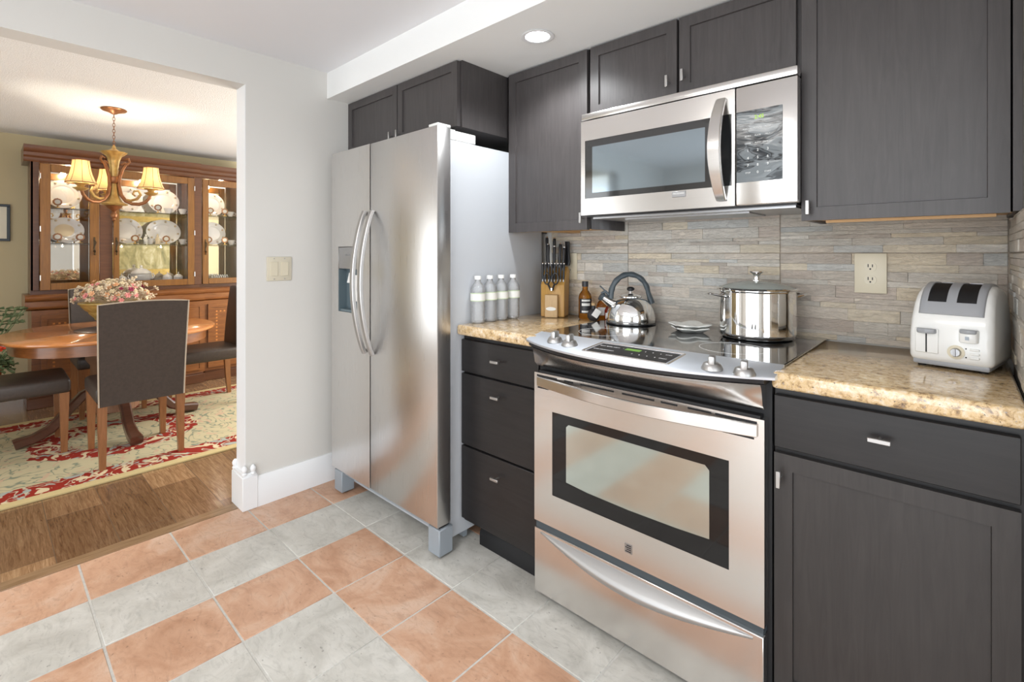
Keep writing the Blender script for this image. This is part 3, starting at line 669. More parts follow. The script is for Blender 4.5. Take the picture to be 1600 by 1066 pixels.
mb.build('front_fascia', 'steel_flat', t)
def surf(x, y): # height of the sloping console
    k = (1.413-y)/(1.413-yf(x)-0.004); return 0.9375-0.015*k
# display
def pz(x, y): return (x, y, surf(x, y)+0.0007)
mb = MB(); mb.grid([[pz(x, y) for x in [-0.862+0.262*i/8 for i in range(9)]] for y in (1.272, 1.30, 1.335, 1.372)]); dp = mb.build('display_panel', 'panel_black', t)
mb = MB(); q = [(-0.870, 1.264), (-0.592, 1.264), (-0.592, 1.380), (-0.870, 1.380)]
for a, b in zip(q, q[1:]+q[:1]): mb.tube([(a[0]+(b[0]-a[0])*s/6, a[1]+(b[1]-a[1])*s/6, surf(a[0]+(b[0]-a[0])*s/6, a[1]+(b[1]-a[1])*s/6)) for s in range(7)], 0.003, 6)
mb.build('display_bezel', 'steel_flat', dp)
mb = MB(); mb.grid([[(x, y, surf(x, y)+0.0014) for x in (-0.762, -0.712)] for y in (1.332, 1.352)]); mb.build('display_screen', 'lcd_green', dp)
mb = MB()
FLAT = Matrix.Identity(4)
for i, s_ in enumerate(['BAKE', 'BROIL', 'CONV', '1', '2', '3', '4', '5', '6', 'STOP']):
    for j in range(2):
        if i in (3, 4) and j == 1: continue
        x = -0.845+0.0245*i; y = 1.345-0.040*j
        M_ = Matrix.Translation((x, y, surf(x, y)+0.0008)) @ FLAT; mb.merge(text_mesh(s_ if j == 0 else ['TIMER', 'COOK', 'CLEAN', '', '', '7', '8', '9', '0', 'START'][i] or '-', 0.008, M_, 0.0003))
mb.build('lettering', 'key_print', dp)
for kx, ky in ((-1.018, 1.318), (-0.944, 1.300), (-0.482, 1.292), (-0.405, 1.300)):
    z = surf(kx, ky); mb = MB()
    mb.lathe([(0.0, 0), (0.027, 0), (0.027, 0.004), (0.021, 0.016), (0.015, 0.019), (0, 0.019)], (kx, ky, z-0.001), 28)
    R = Matrix.Translation((kx, ky, z)) @ Matrix.Rotation(0.25, 4, 'Z')
    mb.box(-0.008, 0.008, -0.020, 0.020, 0.010, 0.036, 0.004, 2, M=R); mb.build('knob', 'nickel', t)
# oven door
mb = MB(); mb.pocket(-1.1235, -0.3680, 1.335, 1.371, 0.281, 0.806, (-1.043, -0.454, 0.392, 0.680), 0.012)
od = mb.build('oven_door', 'steel_flat', t)
mb = MB(); mb.box(-1.0425, -0.4545, 1.337, 1.3465, 0.3925, 0.6795); w = mb.build('oven_window', 'oven_glass', od)
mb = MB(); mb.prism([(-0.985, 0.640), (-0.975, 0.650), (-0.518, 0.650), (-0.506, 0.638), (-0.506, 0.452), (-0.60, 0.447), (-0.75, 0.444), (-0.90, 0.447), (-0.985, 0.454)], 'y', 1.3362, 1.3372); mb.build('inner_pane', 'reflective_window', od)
mb = MB()
for a, b in ((-1.112, -1.022), (-0.992, -0.955), (-0.926, -0.800), (-0.772, -0.665), (-0.645, -0.595), (-0.565, -0.50), (-0.49, -0.385)): mb.box(a, b, 1.3345, 1.336, 0.7935, 0.799)
mb.box(-1.108, -1.06, 1.3345, 1.336, 0.752, 0.757); mb.box(-0.47, -0.392, 1.3345, 1.336, 0.752, 0.757)
mb.box(-1.11, -0.38, 1.345, 1.371, 0.806, 0.812); mb.build('vent_slots', 'black_matte', od)
mb = MB(); mb.bar(arc(31, lambda s: (-1.105+0.720*s, 1.333-0.046*math.sin(PI*s), 0.777)), 0.034, 0.012, side=(0, 0, 1)); mb.build('handle', 'steel_flat', od)
mb = MB(); mb.box(-0.762, -0.737, 1.3335, 1.335, 0.314, 0.342); mb.build('badge', 'steel_dark', od)
mb = MB()
for k, zz in enumerate((0.319, 0.325, 0.331, 0.337)): mb.box(-0.759+0.004*(k % 2), -0.740, 1.3328, 1.3336, zz-0.0013, zz+0.0013)
mb.build('emblem', 'panel_black', od)
mb = MB(); mb.box(-1.12, -0.372, 1.342, 1.372, 0.256, 0.280); mb.build('door_gap', 'gap_grey', t)
mb = MB(); mb.box(-1.1235, -0.3700, 1.335, 1.371, 0.030, 0.256, 0.002, 1); dr = mb.build('drawer', 'steel_flat', t)
mb = MB()
rows = []
for i in range(33):
    s = i/32; x = -1.095+0.700*s; b = math.sin(PI*s)
    zt = 0.247; rows.append([(x, 1.336, zt), (x, 1.334-0.026*b, zt-0.018*b), (x, 1.334-0.034*b, zt-0.028*b-0.001), (x, 1.334-0.035*b, zt-0.034*b-0.003), (x, 1.334-0.026*b, zt-0.048*b-0.005), (x, 1.336, zt-0.062*b-0.008)])
mb.grid(rows, closed_u=True, cap=True); mb.build('handle', 'steel_soft', dr)

# ------------------------------------------------------------------ microwave
t = thing('microwave', 'stainless over-the-range microwave with curved vertical handle', 'microwave', (-0.73, 1.78, 1.371))
mb = MB(); mb.box(-1.106, -0.3635, 1.640, WY-0.016, 1.372, 1.774); mb.build('body', 'black_plastic', t)
mb = MB(); mb.box(-1.107, -0.352, 1.600, 1.639, 1.7475, 1.774, 0.004, 2); mb.build('top_vent', 'steel_flat', t)
mb = MB(); mb.pocket(-1.107, -0.526, 1.600, 1.639, 1.377, 1.744, (-1.088, -0.536, 1.441, 1.667), 0.008); md = mb.build('door', 'steel_flat', t)
mb = MB(); mb.box(-1.0875, -0.5365, 1.6015, 1.6075, 1.4415, 1.6665); mb.build('door_glass', 'black_glass', md)
mb = MB(); mb.box(-1.055, -0.620, 1.6008, 1.6016, 1.462, 1.640); mb.build('viewing_window', 'mw_window', md)
mb = MB(); ps = arc(25, lambda s: (-0.566-0.006*math.sin(PI*s), 1.596-0.050*math.sin(PI*s)**0.8 if 0 < s < 1 else 1.596, 1.716-0.318*s))
mb.bar(ps, [0.030+0.010*math.sin(PI*i/24) for i in range(25)], 0.014); mb.build('handle', 'steel_flat', md)
mb = MB(); mb.box(-0.523, -0.352, 1.600, 1.639, 1.377, 1.744, 0.003, 2); kp = mb.build('control_panel', 'steel_flat', t)
mb = MB(); mb.box(-0.521, -0.391, 1.5985, 1.6005, 1.447, 1.667, 0.0006, 1); mb.build('keypad', 'film', kp)
letters(kp, 'clock_digits', '2:45', 0.016, (-0.455, 1.598, 1.643), 'led_yellow')
mb = MB()
for r_, row in enumerate([('POPCORN', 'POTATO', 'PIZZA'), ('BEVRG', 'PLATE', 'MELT'), ('COOK', 'AUTO', 'DEFROST'), ('1', '2', '3'), ('4', '5', '6'), ('7', '8', '9'), ('STOP', '0', 'START')]):
    for c_, s_ in enumerate(row): mb.merge(text_mesh(s_, 0.0062 if len(s_) > 1 else 0.011, Matrix.Translation((-0.487+0.028*c_, 1.5978, 1.610-0.0225*r_)) @ FACE_Y, 0.0003))
mb.build('lettering', 'key_print', kp)
mb = MB(); mb.box(-0.732, -0.684, 1.5975, 1.600, 1.418, 1.438, 0.001, 1); bd = mb.build('badge', 'steel_dark', md)
letters(md, 'lettering', 'FRIGIDAIRE', 0.0078, (-0.708, 1.5972, 1.430), 'white_plastic')
mb = MB(); mb.box(-1.09, -0.37, 1.66, 1.95, 1.3655, 1.372); mb.box(-0.98, -0.52, 1.72, 1.90, 1.361, 1.3655); mb.build('underside_filter', 'steel_dark', t)

# ------------------------------------------------------------------ outlets
def outlet(name, label, xc, zc, y=WY-0.013):
    t = thing(name, label, 'outlet', (xc, y, zc))
    mb = MB(); mb.box(xc-0.043, xc+0.043, y-0.005, y, zc-0.065, zc+0.065, 0.002, 2); mb.build('cover_plate', 'almond', t)
    for dz in (0.021, -0.021):
        mb = MB(); mb.prism([(xc+0.0165*math.cos(a), zc+dz+0.0145*max(-0.92, min(0.92, math.sin(a)*1.12))) for a in [2*PI*k/24 for k in range(24)]], 'y', y-0.0072, y-0.0045); s = mb.build('receptacle', 'almond', t)
        mb = MB(); mb.box(xc-0.007, xc-0.0045, y-0.0076, y-0.0068, zc+dz-0.001, zc+dz+0.009); mb.box(xc+0.0045, xc+0.007, y-0.0076, y-0.0068, zc+dz-0.001, zc+dz+0.008); mb.cyl((xc, y-0.0076, zc+dz-0.007), (xc, y-0.0068, zc+dz-0.007), 0.0026, n=10); mb.build('slots', 'black_matte', s)
outlet('wall_outlet', 'almond double outlet on stone tile between stock pot and toaster', -0.2225, 1.1625)
outlet('wall_outlet', 'almond outlet plate half hidden on stone tile behind the knives', -1.425, 1.165)

# recessed light
t = thing('recessed_light', 'round lit recessed downlight in the soffit', 'ceiling light', (-1.205, 1.45, ZS))
mb = MB(); mb.lathe([(0.046, 0.0), (0.062, -0.002), (0.064, -0.004), (0.060, -0.006), (0.047, -0.004)], (-1.205, 1.45, ZS), 40); mb.build('trim_ring', 'trim_white', t)
mb = MB(); mb.lathe([(0.0, -0.006), (0.030, -0.0055), (0.047, -0.002), (0.047, -0.001)], (-1.205, 1.45, ZS), 32); mb.build('lamp_lens', 'bulb', t)
# unseen fill light added behind the camera, shaped as a ceiling fixture
t = thing('ceiling_fill_panel', 'flat white rectangular fill light added on the kitchen ceiling behind the viewer', 'ceiling light', (-0.75, -0.55, ZC))
mb = MB(); mb.box(-1.34, -0.16, -0.84, -0.26, 2.15, ZC-0.001, 0.004, 1); mb.build('housing', 'trim_white', t)
mb = MB(); mb.box(-1.31, -0.19, -0.81, -0.29, 2.142, 2.1495); mb.build('diffuser', 'diffuser', t)

# ------------------------------------------------------------------ things on the counter and cooktop
ZT = 0.9305
# water bottles
def bottle_proto():
    t = thing('water_bottle', 'x', 'bottle', (0, 0, 0), 'clear water bottles lined up against the fridge side')
    k = [(0.0, 0.0), (0.022, 0.0), (0.029, 0.006), (0.030, 0.014)]
    z = 0.018
    while z < 0.088:
        k += [(0.0312, z), (0.0295, z+0.005)]; z += 0.010
    k += [(0.0315, 0.092), (0.0315, 0.132), (0.031, 0.140), (0.0315, 0.145), (0.026, 0.160), (0.015, 0.174), (0.012, 0.178), (0.012, 0.190), (0.0, 0.190)]
    mb = MB(); mb.lathe(k, n=32, fn=lambda a, z: 1+0.02*math.sin(5*a) if z < 0.09 else 1); mb.build('bottle_body', 'water', t)
    mb = MB(); mb.lathe([(0.0322, 0.098), (0.0322, 0.126), (0.0318, 0.126), (0.0318, 0.098), (0.0322, 0.098)], n=32); lb = mb.build('bottle_label', 'label_white', t)
    mb = MB()
    for z0 in (0.095, 0.1262): mb.lathe([(0.0323, z0), (0.0323, z0+0.003), (0.0318, z0+0.003), (0.0318, z0), (0.0323, z0)], n=32)
    mb.build('label_stripe', 'label_green', lb)
    mb = MB(); mb.lathe([(0, 0.186), (0.0145, 0.186), (0.0145, 0.199), (0.013, 0.201), (0, 0.201)], n=24); mb.build('bottle_cap', 'white_plastic', t)
    return t
b0 = bottle_proto()
names = ['front-most small water bottle by the fridge side, nearest the counter edge', 'second small water bottle from the counter edge beside the fridge', 'third small water bottle from the counter edge beside the fridge', 'rear-most small water bottle beside the fridge, nearest the knife block']
for i, (x, y) in enumerate(((-1.526, 1.438), (-1.526, 1.510), (-1.525, 1.580), (-1.522, 1.655))):
    o = b0 if i == 0 else copy_tree(b0)
    place(o, (x, y, ZT), 0.3*i, names[i])

# knife block
KB = (-1.432, 1.848); KR = 0.42
def kb(x, y, z):  # local to world
    c, s = math.cos(KR), math.sin(KR); return (KB[0]+c*x-s*y, KB[1]+s*x+c*y, ZT+z)
t = thing('knife_block', 'golden bamboo knife block standing in the counter corner', 'knife block', (KB[0], KB[1], ZT))
def local_build(mb, name, m, parent):
    for v in mb.bm.verts: v.co = Vector(kb(*v.co))
    return mb.build(name, m, parent)
mb = MB(); mb.prism([(-0.035, 0.0), (0.060, 0.0), (0.085, 0.215), (0.045, 0.235), (-0.035, 0.150)], 'x', -0.056, 0.056, 0.002, 1); local_build(mb, 'block_body', 'bamboo', t)
mb = MB(); mb.box(-0.030, 0.030, -0.064, -0.0355, 0.0, 0.105, 0.002, 1); fb = local_build(mb, 'front_block', 'bamboo_pale', t)
mb = MB(); mb.prism([(0.024*math.cos(a), 0.040+0.0085*math.sin(a)) for a in [2*PI*k/24 for k in range(24)]], 'y', -0.0655, -0.0645); local_build(mb, 'oval_badge', 'label_white', t)
def knife(name, label, group, x, y, z, L, w, d, tilt, splay=0.0, m='black_plastic'):
    base = kb(x, y, z); t = thing(name, label, 'knife', base, group)
    def P(q): # along the handle
        return kb(x+math.sin(splay)*q, y+math.sin(tilt)*q, z+math.cos(tilt)*q)
    mb = MB(); mb.tube([P(0.012), P(L*0.3), P(L*0.6), P(L*0.9), P(L)], None, 12, [w*0.72, w*0.95, w*0.8, w, w*0.85]); mb.build('handle', m, t)
    mb = MB(); mb.tube([P(0.001), P(0.013)], w*0.6, 12); mb.build('bolster', 'nickel', t)
    mb = MB(); mb.tube([P(L), P(L+0.004), P(L+0.006)], None, 12, [w*0.72, w*0.72, w*0.45]); mb.build('handle_cap', 'chrome', t)
    return t
ordn = ['leftmost', 'second from left', 'third from left', 'fourth from left', 'fifth from left', 'sixth from left', 'seventh from left', 'rightmost']
for i in range(8):
    x = -0.050+0.0143*i
    knife('steak_knife', 'small black-handled steak knife in the lower row of the block, %s' % ordn[i], 'steak knives in the lower row of the block', x, -0.026, 0.163, 0.085, 0.0058, 0, 0.10, (x)*0.4)
big = [(-0.046, 0.045, 0.245, 0.13, 'leftmost and tallest'), (-0.034, 0.018, 0.215, 0.125, 'second from left, in front'), (-0.012, 0.045, 0.245, 0.125, 'third from left, at the back'), (-0.006, 0.018, 0.215, 0.115, 'fourth from left, in front'), (0.018, 0.030, 0.228, 0.115, 'fifth from left'), (0.038, 0.018, 0.215, 0.110, 'rightmost in front')]
for x, y, z, L, nm in big:
    knife('kitchen_knife', 'large black kitchen knife handle in the upper row, %s' % nm, 'large knives in the upper row of the block', x, y, z, L, 0.0082, 0, 0.12, x*0.9)
b = kb(0.046, 0.055, 0.238); t = thing('cleaver', 'black broad handle at the right rear of the knife block', 'knife', b)
mb = MB(); mb.bar([kb(0.046, 0.058, 0.239), kb(0.052, 0.06, 0.26), kb(0.050, 0.066, 0.31), kb(0.048, 0.070, 0.355)], [0.034, 0.030, 0.020, 0.022], 0.014); mb.build('handle', 'black_plastic', t)
t = thing('kitchen_scissors', 'black-handled scissors hanging at the front of the knife block', 'scissors', kb(0, -0.05, 0.12))
for sx in (-1, 1):
    mb = MB(); mb.tube([kb(sx*(0.020+0.014*math.cos(a)), -0.060, 0.180+0.026*math.sin(a)) for a in [2*PI*k/20 for k in range(20)]], 0.0036, 8, closed=True); mb.tube([kb(sx*0.016, -0.060, 0.157), kb(sx*0.004, -0.052, 0.126)], 0.0045, 8); mb.build('handle', 'black_plastic', t)
mb = MB(); mb.cyl(kb(0, -0.056, 0.130), kb(0, -0.044, 0.130), 0.006, n=14); mb.build('pivot', 'chrome', t)

# liquor and sauce bottles
def small_bottle(name, label, x, y, prof, body, cap, capm, lab=None, labm='label_white', group=None):
    t = thing(name, label, 'bottle', (x, y, ZT), group)
    mb = MB(); mb.lathe(prof, (x, y, ZT), 28); mb.build('bottle_body', body, t)
    mb = MB(); mb.lathe(cap, (x, y, ZT), 24); mb.build('bottle_cap', capm, t)
    if lab:
        r, z0, z1 = lab; mb = MB(); a0 = -1.9
        mb.grid([[(x+r*math.cos(a0+2.2*k/16), y+r*math.sin(a0+2.2*k/16), ZT+z) for k in range(17)] for z in (z0, z1)]); l = mb.build('bottle_label', labm, t)
    return t
t = small_bottle('whiskey_bottle', 'tall square-shouldered amber liquor bottle with black label and cap', -1.272, 1.872,
    [(0, 0), (0.027, 0), (0.030, 0.004), (0.030, 0.098), (0.026, 0.112), (0.013, 0.130), (0.0115, 0.150), (0, 0.150)], 'amber_liquid', [(0, 0.146), (0.0145, 0.146), (0.0145, 0.170), (0, 0.171)], 'paper_black', (0.0305, 0.026, 0.092), 'paper_black')
r = 0.0309
for z0, z1 in ((0.030, 0.038), (0.060, 0.072), (0.080, 0.088)): mb = MB(); mb.grid([[(-1.272+r*math.cos(-1.5+1.3*k/10), 1.872+r*math.sin(-1.5+1.3*k/10), ZT+z) for k in range(11)] for z in (z0, z1)]); mb.build('label_print', 'label_white', t)
small_bottle('liquor_bottle', 'short amber bottle behind the small dark jar, right of tall liquor bottle', -1.208, 1.918, [(0, 0), (0.026, 0), (0.028, 0.004), (0.028, 0.060), (0.020, 0.078), (0.012, 0.086), (0, 0.088)], 'amber_liquid', [(0, 0.087), (0.017, 0.087), (0.017, 0.104), (0, 0.105)], 'paper_black', (0.0286, 0.018, 0.054), 'label_white')
t = small_bottle('maple_syrup_jug', 'little round dark jug with a white hanging tag', -1.205, 1.838, [(0, 0), (0.016, 0), (0.026, 0.012), (0.028, 0.026), (0.022, 0.042), (0.010, 0.052), (0.008, 0.066), (0, 0.067)], 'paper_black', [(0, 0.0665), (0.0095, 0.0665), (0.0095, 0.078), (0, 0.079)], 'bamboo_pale')
mb = MB(); mb.box(-0.014, 0.014, -0.001, 0.001, -0.018, 0.018, M=Matrix.Translation((-1.175, 1.815, ZT+0.036)) @ Matrix.Rotation(0.7, 4, 'Z') @ Matrix.Rotation(0.6, 4, 'Y')); mb.build('hanging_tag', 'label_white', t)
small_bottle('sauce_bottle', 'small bottle of red liquid beside the kettle spout', -1.150, 1.880, [(0, 0), (0.019, 0), (0.021, 0.004), (0.021, 0.046), (0.014, 0.060), (0.007, 0.068), (0, 0.069)], 'red_liquid', [(0, 0.0685), (0.009, 0.0685), (0.009, 0.080), (0, 0.081)], 'label_white', (0.0215, 0.010, 0.036), 'label_white')

# kettle
KX, KY, KZ = -1.020, 1.835, 0.9375
t = thing('tea_kettle', 'round polished steel whistling kettle with dark grey arched handle', 'kettle', (KX, KY, KZ))
mb = MB(); mb.lathe([(0, 0), (0.092, 0), (0.097, 0.003), (0.100, 0.012), (0.099, 0.030), (0.093, 0.055), (0.082, 0.078), (0.066, 0.096), (0.050, 0.106), (0.040, 0.110), (0.040, 0.106), (0, 0.106)], (KX, KY, KZ), 56); mb.build('kettle_body', 'chrome', t)
mb = MB(); mb.lathe([(0.094, 0.0), (0.101, 0.0015), (0.101, 0.005), (0.096, 0.006)], (KX, KY, KZ), 56); mb.build('base_ring', 'black_plastic', t)
mb = MB(); mb.lathe([(0, 0.107), (0.046, 0.108), (0.046, 0.112), (0.036, 0.118), (0.010, 0.123), (0.006, 0.134), (0, 0.134)], (KX, KY, KZ), 40); ld = mb.build('kettle_lid', 'chrome', t)
mb = MB(); mb.sphere((KX, KY, KZ+0.142), 0.016, (1, 1, 0.62)); mb.build('lid_knob', 'black_plastic', ld)
dv = Vector((-0.735, -0.678, 0)).normalized()   # spout side, screen left
def kp_(d, z): return (KX+dv.x*d, KY+dv.y*d, KZ+z)
def hb(s):
    a = PI*(0.055+0.90*s); return kp_(0.078*math.cos(a)+0.004, 0.115+0.088*math.sin(a))
mb = MB(); pts = [kp_(0.086, 0.090)]+arc(24, hb)+[kp_(-0.088, 0.082)]
mb.tube(pts, None, 12, [0.014]+[0.012+0.0012*math.sin(i*1.6) for i in range(24)]+[0.015], flat=0.8); mb.build('handle', 'kettle_grip', t)
mb = MB(); mb.tube([kp_(0.066, 0.074), kp_(0.095, 0.092), kp_(0.118, 0.108)], None, 18, [0.024, 0.018, 0.015]); sp = mb.build('spout', 'chrome', t)
mb = MB(); mb.tube([kp_(0.116, 0.107), kp_(0.126, 0.114)], 0.018, 16); mb.bar([kp_(0.122, 0.122), kp_(0.106, 0.132), kp_(0.092, 0.118)], 0.016, 0.012, side=(-dv.y, dv.x, 0)); mb.bar([kp_(0.104, 0.132), kp_(0.128, 0.155)], 0.012, 0.005, side=(-dv.y, dv.x, 0))
mb.build('spout_cap', 'kettle_grip', t)

# stock pot and lid
PX, PY = -0.528, 1.825
t = thing('stock_pot', 'tall polished steel stock pot with two loop handles', 'pot', (PX, PY, KZ))
mb = MB(); mb.lathe([(0, 0), (0.108, 0), (0.116, 0.004), (0.121, 0.014), (0.1216, 0.017), (0.1216, 0.020), (0.1216, 0.154), (0.1216, 0.158), (0.122, 0.160), (0.125, 0.163), (0.125, 0.166), (0.119, 0.166), (0.118, 0.020), (0, 0.014)], (PX, PY, KZ), 72); mb.build('pot_body', 'chrome', t)
hd = Vector((0.735, 0.678, 0)).normalized(); hs = Vector((-hd.y, hd.x, 0))
for sg in (-1, 1):
    c = Vector((PX, PY, KZ+0.142))+hd*sg*0.121
    pp = [c+hs*0.034, c+hs*0.036+hd*sg*0.018+Vector((0, 0, 0.004)), c+hs*0.026+hd*sg*0.036+Vector((0, 0, 0.008)), c+hd*sg*0.044+Vector((0, 0, 0.009)), c-hs*0.026+hd*sg*0.036+Vector((0, 0, 0.008)), c-hs*0.036+hd*sg*0.018+Vector((0, 0, 0.004)), c-hs*0.034]
    mb = MB(); mb.tube(pp, 0.0062, 12, flat=0.7); mb.build('handle', 'chrome', t)
t = thing('pot_lid', 'domed glass lid with steel rim and knob on the stock pot', 'lid', (PX, PY, KZ+0.1665))
mb = MB(); mb.lathe([(0.124, 0.003), (0.105, 0.012), (0.080, 0.020), (0.050, 0.026), (0.018, 0.029), (0.0, 0.029), (0.0, 0.026), (0.05, 0.023), (0.08, 0.017), (0.105, 0.009), (0.124, 0.001)], (PX, PY, KZ+0.1668), 56); mb.build('lid_dome', 'lid_glass', t)
mb = MB(); mb.lathe([(0.120, 0), (0.128, 0.0005), (0.1295, 0.004), (0.127, 0.006), (0.120, 0.006)], (PX, PY, KZ+0.1668), 56); mb.build('lid_rim', 'chrome', t)
mb = MB(); mb.lathe([(0, 0.028), (0.018, 0.028), (0.018, 0.031), (0.011, 0.033), (0.0095, 0.045), (0.014, 0.053), (0.023, 0.058), (0.022, 0.061), (0, 0.061)], (PX, PY, KZ+0.1668), 32); mb.build('lid_knob', 'chrome', t)

# two square spoon rests
def dish(label, z, rot, s, x=-0.748, y=1.785):
    t = thing('spoon_rest', label, 'dish', (x, y, z), 'square white dishes stacked on the cooktop')
    rows = []
    for (k, h) in ((0.0, 0.004), (0.60, 0.004), (0.66, 0.007), (1.0, 0.016), (1.02, 0.012), (0.70, 0.0), (0.0, 0.0)):
        row = []
        for i in range(48):
            a = 2*PI*i/48; ca, sa = math.cos(a), math.sin(a); q = 1/(abs(ca)**5+abs(sa)**5)**0.2*(1-0.05*math.cos(4*a))
            row.append((x+s*k*q*ca, y+s*k*q*sa, z+h*(0.8+0.35*abs(math.sin(2*a)))))
        rows.append(row)
    mb = MB(); mb.grid(rows, closed_u=True)
    bmesh.ops.rotate(mb.bm, cent=(x, y, z), matrix=Matrix.Rotation(rot, 3, 'Z'), verts=mb.bm.verts)
    mb.build('dish_body', 'ceramic', t)
dish('lower square white dish of the stack on the cooktop', KZ+0.0005, 0.75, 0.056)
dish('upper square white dish of the stack on the cooktop', KZ+0.0130, 0.95, 0.060)

# toaster
t = thing('toaster', 'white two-slot toaster with grey top on the right counter', 'toaster')
BW, BD = 0.083, 0.108
SIDE = [(-BD+0.004, 0.012), (-BD, 0.05), (-BD+0.003, 0.090), (-BD+0.012, 0.128), (-BD+0.028, 0.163), (-BD+0.052, 0.190), (-BD+0.082, 0.204), (0.0, 0.208), (BD-0.055, 0.203), (BD-0.028, 0.188), (BD-0.008, 0.155), (BD, 0.10), (BD-0.002, 0.012)]
mb = MB(); mb.prism(SIDE, 'x', -BW, BW, 0.017, 5); 
for v in mb.bm.verts: v.co.x *= 1-0.10*max(0, (v.co.z-0.06)/0.15)**2
mb.build('toaster_shell', 'toaster_white', t, ang=50)
mb = MB(); mb.box(-BW+0.008, BW-0.008, -BD+0.008, BD-0.008, 0.005, 0.020, 0.004, 2)
mb.build('toaster_base', 'toaster_grey', t)
for fx in (-0.06, 0.06):
    for fy in (-0.08, 0.08):
        mb = MB(); mb.cyl((fx, fy, 0), (fx, fy, 0.006), 0.009, n=14); mb.build('foot', 'black_matte', t)
TOP = [(-BD+0.0145, 0.134), (-BD+0.028, 0.163), (-BD+0.052, 0.190), (-BD+0.082, 0.204), (0.0, 0.208), (BD-0.055, 0.203), (BD-0.035, 0.194)]
def off_curve(pts, d):
    out = []
    for i, p in enumerate(pts):
        a = pts[max(i-1, 0)]; b = pts[min(i+1, len(pts)-1)]; tx, ty = b[0]-a[0], b[1]-a[1]; L = math.hypot(tx, ty); out.append((p[0]-ty/L*d, p[1]+tx/L*d))
    return out
def dense(pts, n=4):
    out = []
    for i in range(len(pts)-1):
        p0, p1, p2, p3 = pts[max(i-1, 0)], pts[i], pts[i+1], pts[min(i+2, len(pts)-1)]
        for k in range(n):
            u = k/n; out.append(tuple(0.5*(2*p1[j]+(p2[j]-p0[j])*u+(2*p0[j]-5*p1[j]+4*p2[j]-p3[j])*u*u+(3*p1[j]-p0[j]-3*p2[j]+p3[j])*u**3) for j in (0, 1)))
    return out+[pts[-1]]
TOPD = dense(TOP)
# grey top as one curved frame around two openings
def strip(mb, x0, x1, a, b, d0, d1):
    seg = TOPD[a:b]; o, i_ = off_curve(seg, d1), off_curve(seg, d0)
    mb.grid([[(x, p[0], p[1]) for p in o+i_[::-1]] for x in (x0, x1)], closed_u=True, cap=True)
N = len(TOPD); A, B = 4, N-3
mb = MB(); xs = [-0.064, -0.060, -0.048, -0.010, 0.010, 0.048, 0.060, 0.064]; up, lo = off_curve(TOPD, 0.0045), off_curve(TOPD, -0.006); lips = off_curve(TOPD, 0.001)
V = {}
def tv(i, j, low=False):
    k = (i, j, low)
    if k not in V:
        p = lo[j] if low else (lips[j] if i in (0, 7) else up[j]); V[k] = mb.bm.verts.new((xs[i], p[0], p[1]))
    return V[k]
cells = {(i, j) for i in range(7) for j in range(N-1) if not (i in (2, 4) and A <= j < B)}
fs = [mb.bm.faces.new((tv(i, j), tv(i+1, j), tv(i+1, j+1), tv(i, j+1))) for i, j in sorted(cells)]
for i, j in sorted(cells):
    for (di, dj), (p, q) in {(0, -1): ((i, j), (i+1, j)), (0, 1): ((i, j+1), (i+1, j+1)), (-1, 0): ((i, j), (i, j+1)), (1, 0): ((i+1, j), (i+1, j+1))}.items():
        if (i+di, j+dj) not in cells: fs.append(mb.bm.faces.new((tv(*p), tv(*q), tv(*q, True), tv(*p, True))))
tp = mb.build('top_cover', 'toaster_grey', t, ang=50)
for x0, x1 in ((-0.048, -0.010), (0.010, 0.048)):
    mb = MB(); strip(mb, x0, x1, A-1, B+1, -0.004, 0.0015); mb.build('bread_slot', 'black_matte', tp)
    mb = MB(); mb.box(x0+0.004, x1-0.004, 0.035, 0.038, 0.196, 0.210); mb.build('slot_guide', 'steel_dark', tp)
mb = MB(); mb.box(-0.068, -0.020, -BD-0.0012, -BD+0.003, 0.036, 0.098, 0.0015, 1); lv = mb.build('lever_panel', 'toaster_white', t)
mb = MB(); mb.box(-0.046, -0.043, -BD-0.002, -BD+0.002, 0.038, 0.086); mb.build('lever_track', 'black_matte', lv)
mb = MB(); mb.prism([(-0.066+0.044*k/12, 0.094-0.010*math.sin(PI*k/12)) for k in range(13)]+[(-0.022, 0.100), (-0.066, 0.100)], 'z', 0, 1)
mb.bm.free()
mb = MB(); mb.prism([(-0.066, -BD+0.004), (-0.062, -BD-0.010), (-0.044, -BD-0.016), (-0.026, -BD-0.010), (-0.022, -BD+0.004)], 'z', 0.086, 0.098, 0.003, 2); mb.build('lever', 'toaster_grey', lv)
mb = MB(); mb.prism([(0.018, -BD+0.006), (0.022, -BD-0.008), (0.038, -BD-0.013), (0.054, -BD-0.008), (0.058, -BD+0.006)], 'z', 0.072, 0.103, 0.003, 2); bt = mb.build('cancel_button', 'toaster_white', t)
mb = MB(); mb.prism([(0.019, -BD+0.006), (0.023, -BD-0.011), (0.038, -BD-0.016), (0.053, -BD-0.011), (0.057, -BD+0.006)], 'z', 0.094, 0.104, 0.003, 2); mb.build('button_cap', 'toaster_grey', bt)
mb = MB(); mb.box(0.034, 0.041, -BD-0.0145, -BD-0.012, 0.080, 0.088); mb.build('button_mark', 'grey_plastic', bt)
mb = MB(); mb.cyl((0.014, -BD+0.003, 0.046), (0.014, -BD-0.001, 0.046), 0.017, n=28); kb_ = mb.build('browning_dial', 'almond', t)
mb = MB(); mb.cyl((0.014, -BD, 0.046), (0.014, -BD-0.009, 0.046), 0.011, 0.009, 24); mb.box(0.012, 0.016, -BD-0.014, -BD-0.006, 0.036, 0.056, 0.001, 1); mb.build('dial_knob', 'steel_dark', kb_)
for zz in (0.056, 0.046, 0.036):
    mb = MB(); mb.box(0.040, 0.058, -BD-0.003, -BD+0.002, zz-0.0025, zz+0.0025, 0.0015, 2); mb.build('function_button', 'white_plastic', t)
